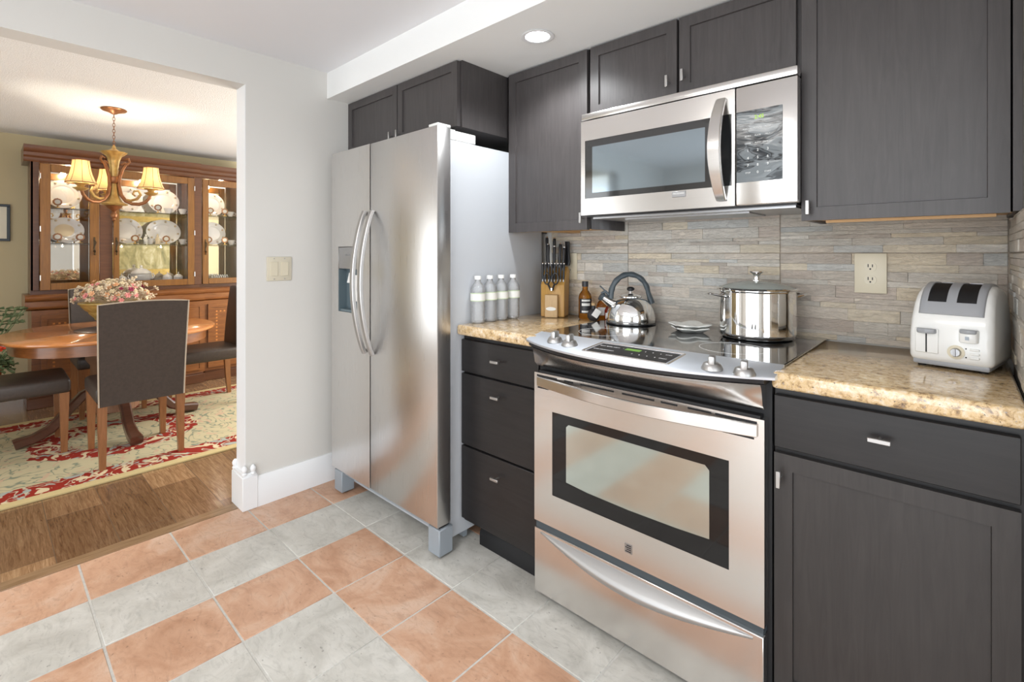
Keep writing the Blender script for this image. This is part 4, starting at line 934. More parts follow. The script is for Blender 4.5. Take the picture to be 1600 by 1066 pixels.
mb = MB(); mb.cyl((0.033, -BD-0.001, 0.057), (0.033, -BD+0.002, 0.057), 0.0015, n=8); mb.cyl((0.033, -BD-0.001, 0.036), (0.033, -BD+0.002, 0.036), 0.0015, n=8); mb.build('indicator', 'black_matte', t)
place(t, (-0.006, 1.772, ZT), -0.20); t.scale = (1.0, 1.0, 1.03)

# ------------------------------------------------------------------ dining room
mb = MB(); mb.box(RX0, RX1, RY0, RY1, 0.0005, 0.011, 0.003, 2)
cxr, cyr = (RX0+RX1)/2, (RY0+RY1)/2
tag(mb.build('area_rug', 'rug', origin=(cxr, cyr, 0)), 'cream area rug with scrolled red border under the dining table', 'rug')
FZ = 0.0115
# table
TCX, TCY, TZ = -4.35, 0.63, 0.705
t = thing('dining_table', 'oval orange-brown pedestal dining table on the rug', 'table', (TCX, TCY, FZ))
def oval(a, b, n=72, p=2.25): return [(TCX+a*abs(math.cos(q))**(2/p)*(1 if math.cos(q) >= 0 else -1), TCY+b*abs(math.sin(q))**(2/p)*(1 if math.sin(q) >= 0 else -1)) for q in [2*PI*k/n for k in range(n)]]
mb = MB(); mb.grid([[(x, y, z) for x, y in oval(0.58*k, 0.585*k)] for k, z in ((0.001, TZ-0.024), (0.985, TZ-0.024), (1.0, TZ-0.015), (1.0, TZ-0.007), (0.985, TZ), (0.001, TZ))], closed_u=True, cap=True)
mb.build('tabletop', 'table_top', t)
mb = MB(); mb.grid([[(x, y, z) for x, y in oval(k, k*1.005)] for k, z in ((0.525, TZ-0.0245), (0.525, TZ-0.095), (0.505, TZ-0.095), (0.505, TZ-0.0245))], closed_u=True); mb.build('apron', 'cherry', t)
mb = MB(); mb.lathe([(0.0, 0.14), (0.135, 0.14), (0.135, 0.46), (0.16, 0.50), (0.16, 0.54), (0.09, 0.60), (0.09, 0.62), (0.0, 0.62)], (TCX, TCY, FZ), 8); mb.box(TCX-0.28, TCX+0.28, TCY-0.03, TCY+0.03, 0.62, TZ-0.03); mb.build('pedestal', 'column_wood', t)
for a in (0, 90, 180, 270):
    ca, sa = math.cos(math.radians(a+4)), math.sin(math.radians(a+4)); pts = [(0.10, 0.30), (0.17, 0.27), (0.25, 0.18), (0.33, 0.085), (0.41, 0.045), (0.48, 0.035), (0.50, 0.030)]
    mb = MB(); mb.bar([(TCX+ca*r, TCY+sa*r, FZ+z) for r, z in pts], [0.055, 0.058, 0.058, 0.058, 0.064, 0.072, 0.070], 0.055, side=(-sa, ca, 0)); mb.build('foot', 'walnut_dark', t)
mb = MB(); mb.lathe([(0, 0), (0.215, 0), (0.22, 0.002), (0.215, 0.004), (0, 0.004)], (TCX, TCY, TZ+0.0003), 56)
tag(mb.build('placemat', 'walnut_dark', origin=(TCX, TCY, TZ)), 'thin round dark mat under the flower bowl on the dining table', 'placemat')
# bowl and flowers
t = thing('footed_bowl', 'gold ribbed footed bowl in the middle of the dining table', 'bowl', (TCX, TCY, TZ+0.0045))
prof = [(0, 0), (0.075, 0), (0.080, 0.012), (0.060, 0.024), (0.050, 0.034), (0.075, 0.048), (0.108, 0.066), (0.112, 0.078), (0.122, 0.090), (0.140, 0.110), (0.143, 0.122), (0.158, 0.132), (0.180, 0.160), (0.186, 0.172), (0.196, 0.178), (0.196, 0.186), (0.178, 0.178), (0.12, 0.10), (0.0, 0.09)]
mb = MB(); mb.lathe(prof, (TCX, TCY, TZ+0.0045), 60, fn=lambda a, z: 1+0.02*math.cos(20*a)); mb.build('bowl_body', 'gold_bowl', t)
fz0 = TZ+0.19
t = thing('dried_flower_arrangement', 'low mound of dried cream, peach and pink flowers in the gold bowl', 'flowers', (TCX, TCY, fz0-0.03))
mb = MB(); r2 = random.Random(3)
for k in range(190):
    a, e = r2.uniform(0, 2*PI), r2.uniform(0.20, 1.45); L = r2.uniform(0.14, 0.205) if k % 3 else r2.uniform(0.18, 0.235); L *= (0.80+0.38*math.cos(e))
    d = Vector((math.cos(a)*math.cos(e), math.sin(a)*math.cos(e), math.sin(e)*0.92)); p = Vector((TCX, TCY, fz0-0.03))
    mb.tube([p+d*0.02, p+d*L*0.6+Vector((0, 0, 0.01)), p+d*L], 0.0014, 4)
    for j in range(5): mb.sphere(p+d*L+Vector([r2.uniform(-0.014, 0.014) for _ in range(3)]), r2.uniform(0.004, 0.008), u=6, v=4)
tag(mb.build('dried_sprigs', 'petal_dust', t), kind='stuff')
cols = ['petal_cream']*9+['petal_peach']*5+['petal_pink']*4+['petal_plum']
for k in range(84):
    a = 2*PI*k*0.618; e = math.asin(0.20+0.78*((k*0.37) % 1)); L = r2.uniform(0.15, 0.205)*(0.82+0.34*math.cos(e))
    d = Vector((math.cos(a)*math.cos(e), math.sin(a)*math.cos(e), math.sin(e)*0.95)); c = Vector((TCX, TCY, fz0-0.02))+d*L
    q = d.to_track_quat('Z', 'Y').to_matrix().to_4x4(); M_ = Matrix.Translation(c) @ q; rr = r2.uniform(0.012, 0.021); mb = MB()
    n = 6
    for layer, (tilt, sc) in enumerate(((0.25, 1.0), (0.8, 0.72))):
        for i in range(n):
            A_ = Matrix.Rotation(2*PI*(i+0.5*layer)/n, 4, 'Z') @ Matrix.Rotation(-tilt, 4, 'Y'); M2 = M_ @ A_ @ Matrix.Translation((rr*0.62*sc, 0, 0.001))
            t_ = bmesh.new(); bmesh.ops.create_uvsphere(t_, u_segments=6, v_segments=4, radius=rr*0.62*sc); bmesh.ops.transform(t_, matrix=M2 @ Matrix.Diagonal((1, 0.62, 0.16, 1)), verts=t_.verts); mb.merge(t_)
    mb.sphere(c+d*0.003, rr*0.26, u=6, v=4); mb.build('blossom', 'petal_plum' if k in (20, 47, 61) else cols[(k*5) % len(cols)] if k % 19 else 'petal_pink', t)

# chairs (local: faces +Y)
def chair_proto():
    t = thing('dining_chair', 'x', 'chair', (0, 0, 0), 'brown leather dining chairs around the table')
    mb = MB(); mb.box(-0.215, 0.215, -0.215, 0.235, 0.365, 0.455, 0.022, 3)
    for v in mb.bm.verts:
        if v.co.z > 0.43: v.co.z += 0.012*(1-(v.co.x/0.22)**2)*(1-((v.co.y-0.01)/0.23)**2)
    mb.build('seat', 'leather', t)
    def bc(s, dy):   # back curve: s 0 bottom .. 1 top
        return -0.218-0.055*s**1.5+dy, 0.352+0.578*s
    rows = []
    for i in range(17):
        s = i/16; row = []
        for x, dy in [(-1, -0.012), (-0.97, -0.024), (-0.5, -0.021), (0, -0.018), (0.5, -0.021), (0.97, -0.024), (1, -0.012), (1, 0.012), (0.97, 0.022), (0.5, 0.026), (0, 0.028), (-0.5, 0.026), (-0.97, 0.022), (-1, 0.012)]:
            y, z = bc(s, dy); hw = 0.203+0.012*s; top = -0.012*(abs(x) > 0.98) if i == 16 else 0
            row.append((x*hw, y-0.0, z+0.012*(1-x*x)*(s) + top))
        rows.append(row)
    mb = MB(); mb.grid(rows, closed_u=True, cap=True); bk = mb.build('backrest', 'leather', t)
    pts = [((-1)*(0.203+0.012*s), bc(s, -0.022)[0], bc(s, 0)[1]) for s in [i/10 for i in range(11)]]
    pts += [(x*0.213, bc(1, -0.021)[0], bc(1, 0)[1]+0.012*(1-x*x)) for x in [-1+2*i/12 for i in range(1, 12)]]
    pts += [(0.203+0.012*s, bc(s, -0.022)[0], bc(s, 0)[1]) for s in [1-i/10 for i in range(11)]]
    mb = MB(); mb.tube(pts, 0.0042, 6); mb.build('edge_highlight', 'leather_highlight', bk)  # pale tube that paints the highlight along the backrest edge
    for sx in (-1, 1):
        mb = MB(); mb.grid([[(sx*0.185+dx*w, 0.205+dy*w, z) for dx, dy in ((-1, -1), (1, -1), (1, 1), (-1, 1))] for z, w in ((0.0, 0.0145), (0.368, 0.023))], closed_u=True, cap=True); mb.build('leg', 'chair_leg', t)
        mb = MB(); mb.grid([[(sx*0.187+dx*w, y+dy*w, z) for dx, dy in ((-1, -1), (1, -1), (1, 1), (-1, 1))] for z, w, y in ((0.0, 0.0145, -0.235), (0.20, 0.019, -0.222), (0.368, 0.021, -0.215))], closed_u=True, cap=True); mb.build('leg', 'chair_leg', t)
    return t
c0 = chair_proto()
place(c0, (-3.790, 0.645, FZ), PI/2, 'brown leather dining chair with its back to the kitchen, in front of the table')
place(copy_tree(c0), (-4.235, 0.135, FZ), 0.0, 'brown leather dining chair cut by the left frame edge, seat toward the table')
place(copy_tree(c0), (-4.555, 1.235, FZ), PI, 'brown leather dining chair at right, partly hidden by the wall end')
place(copy_tree(c0), (-4.950, 0.680, FZ), -PI/2, 'brown leather dining chair on the far side of the table by the hutch')

# ------------------------------------------------------------------ china hutch: local x = world y - YC, local y = -(world x) - 5.62, faces local -Y
YC = 1.09; XL = -5.62
t = thing('china_hutch', 'long carved brown china hutch with glass doors against the far wall', 'china cabinet')
def L(y): return y-YC
fr = -0.24   # buffet front (world x -5.38)
# buffet
mb = MB()
for a, b, f in ((0.262, 0.735, fr), (0.735, 1.445, fr-0.035), (1.445, 1.918, fr)): mb.box(L(a), L(b), f, 0.22, 0.10, 0.775)
mb.build('buffet_body', 'cherry', t)
mb = MB()
for a, b, f in ((0.235, 0.735, fr-0.012), (0.735, 1.445, fr-0.047), (1.445, 1.945, fr-0.012)):
    mb.box(L(a), L(b), f, 0.222, 0.0, 0.085, 0.004, 1); mb.box(L(a+0.01), L(b-0.01), f+0.008, 0.221, 0.085, 0.10, 0.003, 1)
mb.build('plinth', 'hutch_dark', t)
mb = MB()
for a, b, f in ((0.225, 0.735, fr-0.02), (0.735, 1.445, fr-0.055), (1.445, 1.955, fr-0.02)):
    mb.prism([(f+0.03, 0.776), (f+0.012, 0.79), (f+0.010, 0.80), (f+0.018, 0.805), (f+0.018, 0.845), (f+0.006, 0.853), (f, 0.862), (f, 0.884), (f+0.012, 0.892), (0.223, 0.892), (0.223, 0.776)], 'x', L(a), L(b))
mb.build('buffet_top', 'cherry', t)
def inlay_door(a, b, z0, z1, f):
    mb = MB(); mb.door(L(a), L(b), z0, z1, f-0.02, 0.019, 0.05, 0.008); d = mb.build('door', 'cherry', t)
    mb = MB(); q = 0.075
    n = max(3, int((z1-z0-2*q)/0.028))
    for i in range(n):
        z = z0+q+(z1-z0-2*q)*i/(n-1)
        for x in (a+q, b-q): mb.box(L(x)-0.007, L(x)+0.007, f-0.0145, f-0.0115, z-0.007, z+0.007)
    n = max(3, int((b-a-2*q)/0.028))
    for i in range(n):
        x = a+q+(b-a-2*q)*i/(n-1)
        for z in (z0+q, z1-q): mb.box(L(x)-0.007, L(x)+0.007, f-0.0145, f-0.0115, z-0.007, z+0.007)
    mb.build('inlay', 'table_top', d)
    mb = MB(); mb.sphere((L(b-0.025), f-0.028, (z0+z1)/2+0.1), 0.010, u=10, v=8); mb.build('knob', 'brass_dark', d)
inlay_door(0.315, 0.700, 0.125, 0.740, fr); inlay_door(0.765, 1.075, 0.125, 0.740, fr-0.035)
inlay_door(1.480, 1.865, 0.125, 0.740, fr)
for k, (z0, z1) in enumerate(((0.125, 0.31), (0.33, 0.52), (0.54, 0.74))):
    mb = MB(); mb.door(L(1.105), L(1.415), z0, z1, fr-0.055, 0.019, 0.022, 0.005); d = mb.build('drawer', 'cherry', t)
    mb = MB(); mb.tube([(L(1.22), fr-0.055, (z0+z1)/2), (L(1.235), fr-0.075, (z0+z1)/2-0.012), (L(1.285), fr-0.075, (z0+z1)/2-0.012), (L(1.30), fr-0.055, (z0+z1)/2)], 0.004, 6); mb.build('handle', 'brass_dark', d)
# hutch upper
hf = -0.10   # hutch front plane (world x -5.52)
mb = MB()
for a, b, f in ((0.262, 0.735, hf), (0.735, 1.445, hf-0.03), (1.445, 1.918, hf)):
    mb.box(L(a), L(b), f+0.02, 0.215, 0.893, 0.925); mb.box(L(a), L(b), f+0.02, 0.215, 1.975, 2.0)
for x in (0.262, 1.903): mb.box(L(x), L(x+0.015), hf, 0.215, 0.925, 1.975)
for x0, x1, f in ((0.262, 0.314, hf), (0.690, 0.780, hf-0.012), (1.400, 1.468, hf-0.012), (1.86, 1.918, hf)): mb.box(L(x0), L(x1), f, f+0.028, 0.925, 1.975, 0.003, 1)
for x in (0.728, 1.436): mb.box(L(x), L(x+0.012), hf+0.02, 0.205, 0.925, 1.975)
mb.build('hutch_body', 'hutch_dark', t)
mb = MB(); mb.box(L(0.277), L(1.903), 0.203, 0.208, 0.926, 1.974); mb.build('mirror_back', 'mirror', t)
mb = MB()
for a, b, f in ((0.222, 0.735, hf-0.02), (0.735, 1.445, hf-0.05), (1.445, 1.958, hf-0.02)):
    mb.prism([(f+0.02, 1.972), (f+0.010, 1.985), (f+0.010, 2.005), (f-0.004, 2.02), (f-0.006, 2.045), (f-0.022, 2.06), (f-0.028, 2.085), (f-0.028, 2.102), (0.223, 2.102), (0.223, 1.972)], 'x', L(a), L(b))
mb.build('crown', 'hutch_dark', t)
def glass_door(a, b, f, ga, gb, hx, hinge):
    mb = MB()
    for x0, x1, z0, z1 in ((a, ga, 0.928, 1.962), (gb, b, 0.928, 1.962), (ga, gb, 0.928, 0.985), (ga, gb, 1.900, 1.962)): mb.box(L(x0), L(x1), f, f+0.022, z0, z1, 0.003, 1)
    d = mb.build('door', 'cherry_upright', t)
    mb = MB(); mb.box(L(ga), L(gb), f+0.010, f+0.013, 0.985, 1.900); mb.build('glass_pane', 'pane', d)
    mb = MB(); mb.box(L(hx)-0.006, L(hx)+0.006, f-0.004, f, 1.25, 1.37, 0.002, 1); mb.tube([(L(hx), f-0.010, 1.345), (L(hx)+0.010, f-0.016, 1.325), (L(hx), f-0.018, 1.29), (L(hx)-0.008, f-0.014, 1.27)], 0.004, 6); mb.lathe([(0, 0), (0.008, 0.008), (0.003, 0.02), (0.010, 0.032), (0.0, 0.045)], (L(hx), f-0.012, 1.215), 10); mb.build('handle', 'brass_dark', d)
    for z in (1.03, 1.43, 1.86): mb = MB(); mb.cyl((L(hinge), f-0.003, z-0.022), (L(hinge), f-0.003, z+0.022), 0.0045, n=8); mb.build('hinge', 'nickel', d)
glass_door(0.316, 0.688, hf-0.022, 0.380, 0.624, 0.655, 0.318)
glass_door(0.782, 1.398, hf-0.034, 0.823, 1.342, 0.802, 1.398)
glass_door(1.470, 1.858, hf-0.022, 1.522, 1.800, 1.495, 1.858)
for x0, x1 in ((0.279, 0.726), (0.742, 1.434), (1.450, 1.901)):
    for z in (1.305, 1.600):
        mb = MB(); mb.box(L(x0), L(x1), -0.055, 0.200, z, z+0.012, 0.002, 1); mb.build('shelf', 'pane', t)
place(t, (XL, YC, 0), PI/2)

# china in the hutch (world coordinates)
def plate(x, y, z, r, oval_=1.0, label='', lean=0.22, cat='plate', group='floral plates standing in the hutch', centre=None):
    t = thing('china_plate', label, cat, (x, y, z), group)
    M_ = Matrix.Translation((x, y, z+r*oval_*math.cos(lean))) @ Matrix.Rotation(PI/2-lean, 4, 'Y')
    mb = MB(); mb.lathe([(0, 0.004), (r*0.60, 0.004), (r*0.68, 0.012), (r*0.98, 0.022), (r, 0.021), (r*0.70, 0.005), (r*0.60, 0.0), (0, 0.0)], n=40)
    for v in mb.bm.verts:
        v.co = Vector((v.co.x*oval_, v.co.y, v.co.z)); v.co = M_ @ v.co
    pl = mb.build('plate_body', 'porcelain', t)
    mb = MB(); k_ = 8
    for i in range(k_):
        a = 2*PI*i/k_+r*10; p = M_ @ Vector((r*0.84*math.cos(a)*oval_, r*0.84*math.sin(a), 0.0185)); mb.sphere(p, r*0.075, u=8, v=6)
    mb.build('painted_sprays', 'petal_dust', pl)
    if centre:
        mb = MB(); mb.lathe([(0, 0.0050), (r*0.48, 0.0055), (r*0.5, 0.0052)], n=32)
        for v in mb.bm.verts: v.co = M_ @ Vector((v.co.x*oval_, v.co.y, v.co.z))
        mb.build('plate_centre', centre, pl)
    return t
SH = (0.926, 1.318, 1.613)
plates = [(-5.70, 0.470, 2, 0.125, 1.0, 'white floral plate on the upper shelf behind the left hutch door', None), (-5.70, 0.480, 1, 0.130, 0.86, 'floral plate with gold centre on the middle shelf behind the left hutch door', 'petal_cream'),
  (-5.70, 0.905, 2, 0.120, 1.0, 'white floral plate on the upper shelf at the left of the wide hutch door', None), (-5.70, 0.905, 1, 0.120, 1.0, 'white floral plate on the middle shelf at the left of the wide hutch door', None),
  (-5.70, 1.190, 2, 0.128, 0.92, 'white floral plate on the upper shelf at the right of the wide hutch door', None), (-5.70, 1.190, 1, 0.140, 0.86, 'white oval floral platter on the middle shelf at the right of the wide hutch door', None),
  (-5.70, 1.600, 2, 0.120, 1.0, 'white floral plate on the upper shelf behind the right hutch door', None), (-5.70, 1.610, 1, 0.118, 1.0, 'white floral plate on the middle shelf behind the right hutch door', None)]
for x, y, s, r, ov, lb, ce in plates: plate(x, y, SH[s], r, ov, lb, centre=ce)
def easel(x, y, z, label):
    t = thing('medallion_stand', label, 'ornament', (x, y, z), 'little round medallions on stands in the hutch')
    M_ = Matrix.Translation((x, y, z+0.052)) @ Matrix.Rotation(PI/2, 4, 'Y')
    mb = MB(); mb.lathe([(0.019, -0.004), (0.029, -0.004), (0.031, 0.0), (0.029, 0.005), (0.019, 0.004)], n=24, fn=lambda a, zz: 1+0.06*math.cos(10*a))
    for v in mb.bm.verts: v.co = M_ @ v.co
    mb.build('ring', 'bronze', t)
    mb = MB(); mb.lathe([(0, 0.002), (0.019, 0.002), (0.019, -0.002), (0, -0.002)], n=20)
    for v in mb.bm.verts: v.co = M_ @ v.co
    mb.build('medallion_face', 'ceramic', t)
    mb = MB(); mb.box(x-0.012, x+0.012, y-0.016, y+0.016, z, z+0.006, 0.002, 1); mb.cyl((x, y, z+0.006), (x, y, z+0.026), 0.005, n=8); mb.build('stand', 'gilt', t)
for y, s, lb in ((0.430, 2, 'small round medallion on a stand, upper shelf behind the left hutch door'), (0.430, 1, 'left small round medallion on a stand, middle shelf behind the left hutch door'), (0.575, 1, 'right small round medallion on a stand, middle shelf behind the left hutch door'),
    (0.955, 1, 'small round medallion by the left plate, middle shelf of the wide hutch door'), (1.195, 1, 'small round medallion by the right platter, middle shelf of the wide hutch door'), (1.130, 2, 'small round medallion on the upper shelf of the wide hutch door'),
    (1.570, 2, 'left small round medallion on the upper shelf behind the right hutch door'), (1.700, 2, 'right small round medallion on the upper shelf behind the right hutch door'), (1.555, 1, 'left small round medallion on the middle shelf behind the right hutch door'), (1.700, 1, 'right small round medallion on the middle shelf behind the right hutch door')):
    easel(-5.61, y, SH[s], lb)
def tureen(x, y, z, s, label, name='tureen', handles=True, w=0.8):
    t = thing(name, label, 'serving dish', (x, y, z), None)
    mb = MB(); mb.lathe([(r_*w, z_) for r_, z_ in [(0, 0), (0.05*s, 0), (0.055*s, 0.006*s), (0.04*s, 0.018*s), (0.085*s, 0.045*s), (0.105*s, 0.08*s), (0.100*s, 0.112*s), (0.104*s, 0.116*s), (0, 0.116*s)]], (x, y, z), 32, fn=lambda a, zz: 1+0.02*math.cos(8*a)); mb.build('dish_body', 'porcelain', t)
    mb = MB(); mb.lathe([(r_*w, z_) for r_, z_ in [(0.101*s, 0.117*s), (0.09*s, 0.135*s), (0.055*s, 0.155*s), (0.015*s, 0.165*s), (0.010*s, 0.175*s), (0.017*s, 0.185*s), (0, 0.197*s)]], (x, y, z), 32, fn=lambda a, zz: 1+0.02*math.cos(8*a)); mb.build('lid', 'porcelain', t)
    if handles:
        for sg in (-1, 1):
            mb = MB(); mb.tube([(x, y+sg*0.098*s*w, z+0.10*s), (x, y+sg*0.115*s*w, z+0.115*s), (x, y+sg*0.125*s*w, z+0.09*s), (x, y+sg*0.115*s*w, z+0.07*s), (x, y+sg*0.098*s*w, z+0.065*s)], 0.006*s, 8); mb.build('handle', 'porcelain', t)
tureen(-5.66, 1.010, SH[0], 1.0, 'large white lidded tureen on the bottom shelf of the wide hutch door')
tureen(-5.66, 1.215, SH[0], 0.64, 'small white lidded sugar bowl left of its twin, bottom shelf of the hutch', 'sugar_bowl', False, 0.60)
tureen(-5.66, 1.305, SH[0], 0.64, 'small white lidded sugar bowl at the right end of the wide hutch door', 'sugar_bowl', False, 0.60)
tureen(-5.66, 0.865, SH[0], 0.60, 'small white lidded pot left of the big tureen in the hutch', 'lidded_pot', False, 0.7)
def cup(x, y, z, label):
    t = thing('teacup', label, 'cup', (x, y, z), 'white teacups on the hutch shelves')
    mb = MB(); mb.lathe([(0, 0), (0.018, 0), (0.019, 0.004), (0.030, 0.030), (0.036, 0.052), (0.034, 0.052), (0.026, 0.028), (0, 0.006)], (x, y, z), 24); mb.build('cup_body', 'porcelain', t)
    mb = MB(); mb.tube([(x, y+0.033, z+0.044), (x, y+0.052, z+0.040), (x, y+0.046, z+0.020), (x, y+0.026, z+0.016)], 0.003, 6); mb.build('handle', 'porcelain', t)
for y, s, lb in ((1.335, 2, 'white teacup at the right end of the upper shelf, wide hutch door'), (1.335, 1, 'white teacup at the right end of the middle shelf, wide hutch door'), (1.215, 2, 'white teacup in front of the right plate on the upper shelf'),
                 (1.075, 1, 'white teacup between the plates on the middle shelf'), (1.760, 2, 'white teacup at the right of the upper shelf, right hutch door'), (1.770, 1, 'white teacup at the right of the middle shelf, right hutch door')):
    cup(-5.635, y, SH[s], lb)
def figurine(y, z, label, m):
    t = thing('figurine', label, 'figurine', (-5.60, y, z), None)
    mb = MB(); mb.lathe([(0, 0), (0.022, 0), (0.022, 0.006), (0.018, 0.012), (0.020, 0.030), (0.010, 0.055), (0.014, 0.066), (0.006, 0.076), (0.010, 0.088), (0, 0.098)], (-5.60, y, z), 16); mb.build('figure', m, t)
    mb = MB(); mb.tube([(-5.60, y-0.010, z+0.06), (-5.59, y-0.020, z+0.04)], 0.004, 6); mb.build('arm', m, t)
figurine(1.035, SH[1], 'tiny pale blue figurine on the middle hutch shelf between the plates', 'ceramic')
figurine(1.125, SH[1], 'tiny cream figurine on the middle hutch shelf left of the platter', 'petal_cream')
t = thing('toast_rack', 'white ribbed china rack on the bottom shelf behind the right hutch door', 'serving dish', (-5.66, 1.665, SH[0]))
mb = MB(); mb.box(-5.70, -5.62, 1.575, 1.755, SH[0], SH[0]+0.03, 0.008, 2); mb.build('tray', 'porcelain', t)
mb = MB()
for k in range(8): mb.tube([(-5.66+0.03*math.cos(a), 1.595+0.020*k, SH[0]+0.028+0.055*math.sin(a)) for a in [PI*j/8 for j in range(9)]], 0.004, 6)
mb.build('ribs', 'porcelain', t)
# flowers standing low in the left side of the hutch are the table flowers mirrored; none are built here

# chandelier
t = thing('chandelier', 'gilded chandelier with three cream shades above the dining table', 'chandelier', (TCX, 0.622, ZD))
HX, HY = TCX, 0.622
mb = MB(); mb.lathe([(0, 0), (0.070, 0), (0.074, -0.006), (0.066, -0.014), (0.030, -0.026), (0.012, -0.036), (0, -0.038)], (HX, HY, ZD), 32); mb.build('ceiling_canopy', 'bronze', t)
mb = MB()
z = ZD-0.036; k = 0
while z > 1.985:
    a = (k % 2)*PI/2; mb.tube([(HX+0.007*math.cos(q)*math.cos(a), HY+0.007*math.cos(q)*math.sin(a), z-0.012+0.014*math.sin(q)) for q in [2*PI*j/10 for j in range(10)]], 0.0018, 5, closed=True); z -= 0.021; k += 1
mb.build('chain', 'bronze', t)
fl = lambda a, zz: 1+0.05*math.cos(10*a)
mb = MB(); mb.lathe([(0, 1.985), (0.008, 1.98), (0.012, 1.960), (0.026, 1.948), (0.040, 1.938), (0.074, 1.934), (0.064, 1.922), (0.042, 1.905), (0.030, 1.87), (0.023, 1.82), (0.018, 1.765), (0, 1.765)], (HX, HY, 0), 40, fn=fl); mb.build('upper_column', 'antique_gold', t)
mb = MB(); mb.lathe([(0, 1.766), (0.030, 1.765), (0.033, 1.74), (0.026, 1.72), (0.022, 1.715), (0, 1.715)], (HX, HY, 0), 24); mb.build('collar', 'bronze', t)
mb = MB(); mb.lathe([(0, 1.716), (0.018, 1.715), (0.021, 1.68), (0.028, 1.63), (0.046, 1.59), (0.078, 1.573), (0.070, 1.566), (0.0, 1.556)], (HX, HY, 0), 40, fn=fl); mb.build('lower_column', 'antique_gold', t)
mb = MB(); mb.lathe([(0, 1.560), (0.050, 1.560), (0.040, 1.545), (0.016, 1.528), (0.012, 1.515), (0.020, 1.500), (0.018, 1.485), (0.007, 1.475), (0.010, 1.462), (0, 1.45)], (HX, HY, 0), 24); mb.build('finial', 'bronze', t)
Ff = Vector((HX, HY, 0)).normalized(); Rr = Vector((-Ff.y*-1, Ff.x*-1, 0))
for ang in (220, 340, 100):
    d = (Rr*math.cos(math.radians(ang))+Ff*math.sin(math.radians(ang))).normalized()
    def Q(r, z): return (HX+d.x*r*0.82, HY+d.y*r*0.82, z-0.022)
    mb = MB()
    mb.tube([Q(0.075, 1.905), Q(0.105, 1.915), Q(0.112, 1.890), Q(0.090, 1.872)], None, 8, [0.004, 0.008, 0.008, 0.010])
    mb.tube([Q(0.055, 1.870), Q(0.080, 1.885), Q(0.100, 1.870)], None, 8, [0.010, 0.008, 0.004])
    mb.tube([Q(0.085, 1.875), Q(0.058, 1.835), Q(0.040, 1.78), Q(0.036, 1.72), Q(0.050, 1.66), Q(0.085, 1.618), Q(0.130, 1.600), Q(0.180, 1.598), Q(0.222, 1.612), Q(0.250, 1.640), Q(0.262, 1.668)], None, 10, [0.009, 0.011, 0.011, 0.011, 0.012, 0.012, 0.012, 0.012, 0.011, 0.010, 0.010])
    arm = mb.build('arm', 'bronze', t)
    mb = MB(); mb.tube([Q(0.075, 1.628), Q(0.12, 1.622), Q(0.165, 1.635), Q(0.190, 1.665), Q(0.175, 1.692), Q(0.145, 1.690), Q(0.135, 1.668), Q(0.150, 1.655)], None, 8, [0.009, 0.009, 0.009, 0.009, 0.008, 0.008, 0.007, 0.006]); mb.build('scroll', 'antique_gold', arm)
    c = Q(0.266, 0)
    mb = MB(); mb.lathe([(0, 1.660), (0.018, 1.662), (0.034, 1.672), (0.042, 1.680), (0.030, 1.682), (0.016, 1.690), (0.022, 1.700), (0.044, 1.710), (0.040, 1.713), (0.014, 1.714), (0.014, 1.745), (0, 1.745)], (c[0], c[1], -0.022), 24, fn=lambda a, zz: 1+0.06*math.cos(8*a)); mb.build('candle_cup', 'antique_gold', arm)
    P_ = [(0.080, 1.690), (0.070, 1.712), (0.058, 1.745), (0.050, 1.78), (0.045, 1.815), (0.043, 1.838)]
    mb = MB(); mb.lathe(P_+[(r-0.001, z) for r, z in P_[::-1]], (c[0], c[1], 0), 40); sh = mb.build('lamp_shade', 'shade', t)
    mb = MB()
    for r, z in (P_[0], P_[-1]): mb.tube([(c[0]+r*math.cos(q), c[1]+r*math.sin(q), z) for q in [2*PI*j/36 for j in range(36)]], 0.003, 5, closed=True)
    for j in range(8):
        q = 2*PI*j/8; mb.tube([(c[0]+(r+0.001)*math.cos(q), c[1]+(r+0.001)*math.sin(q), z) for r, z in P_], 0.0013, 4)
    mb.build('shade_trim', 'bronze', sh)
    mb = MB(); mb.lathe([(0, 1.745), (0.010, 1.748), (0.017, 1.765), (0.014, 1.785), (0.004, 1.806), (0, 1.808)], (c[0], c[1], -0.022), 16); mb.build('light_bulb', 'warm_bulb', sh)
    point('chandelier_bulb', (c[0], c[1], 1.785), 4.5, (1.0, 0.92, 0.76), 0.012)
point('hutch_fill', (-5.60, 1.08, 1.95), 4.0, (1.0, 0.82, 0.55), 0.02)  # fill points without a fixture, added to brighten the china
point('hutch_fill', (-5.60, 0.50, 1.95), 2.4, (1.0, 0.82, 0.55), 0.02)
point('hutch_fill', (-5.60, 1.66, 1.95), 2.4, (1.0, 0.82, 0.55), 0.02)

for y in (0.50, 0.93, 1.25, 1.66): point('hutch_fill', (-5.555, y, 1.297), 0.8, (1.0, 0.88, 0.70), 0.004)  # further fill added below the middle shelf for the tureens
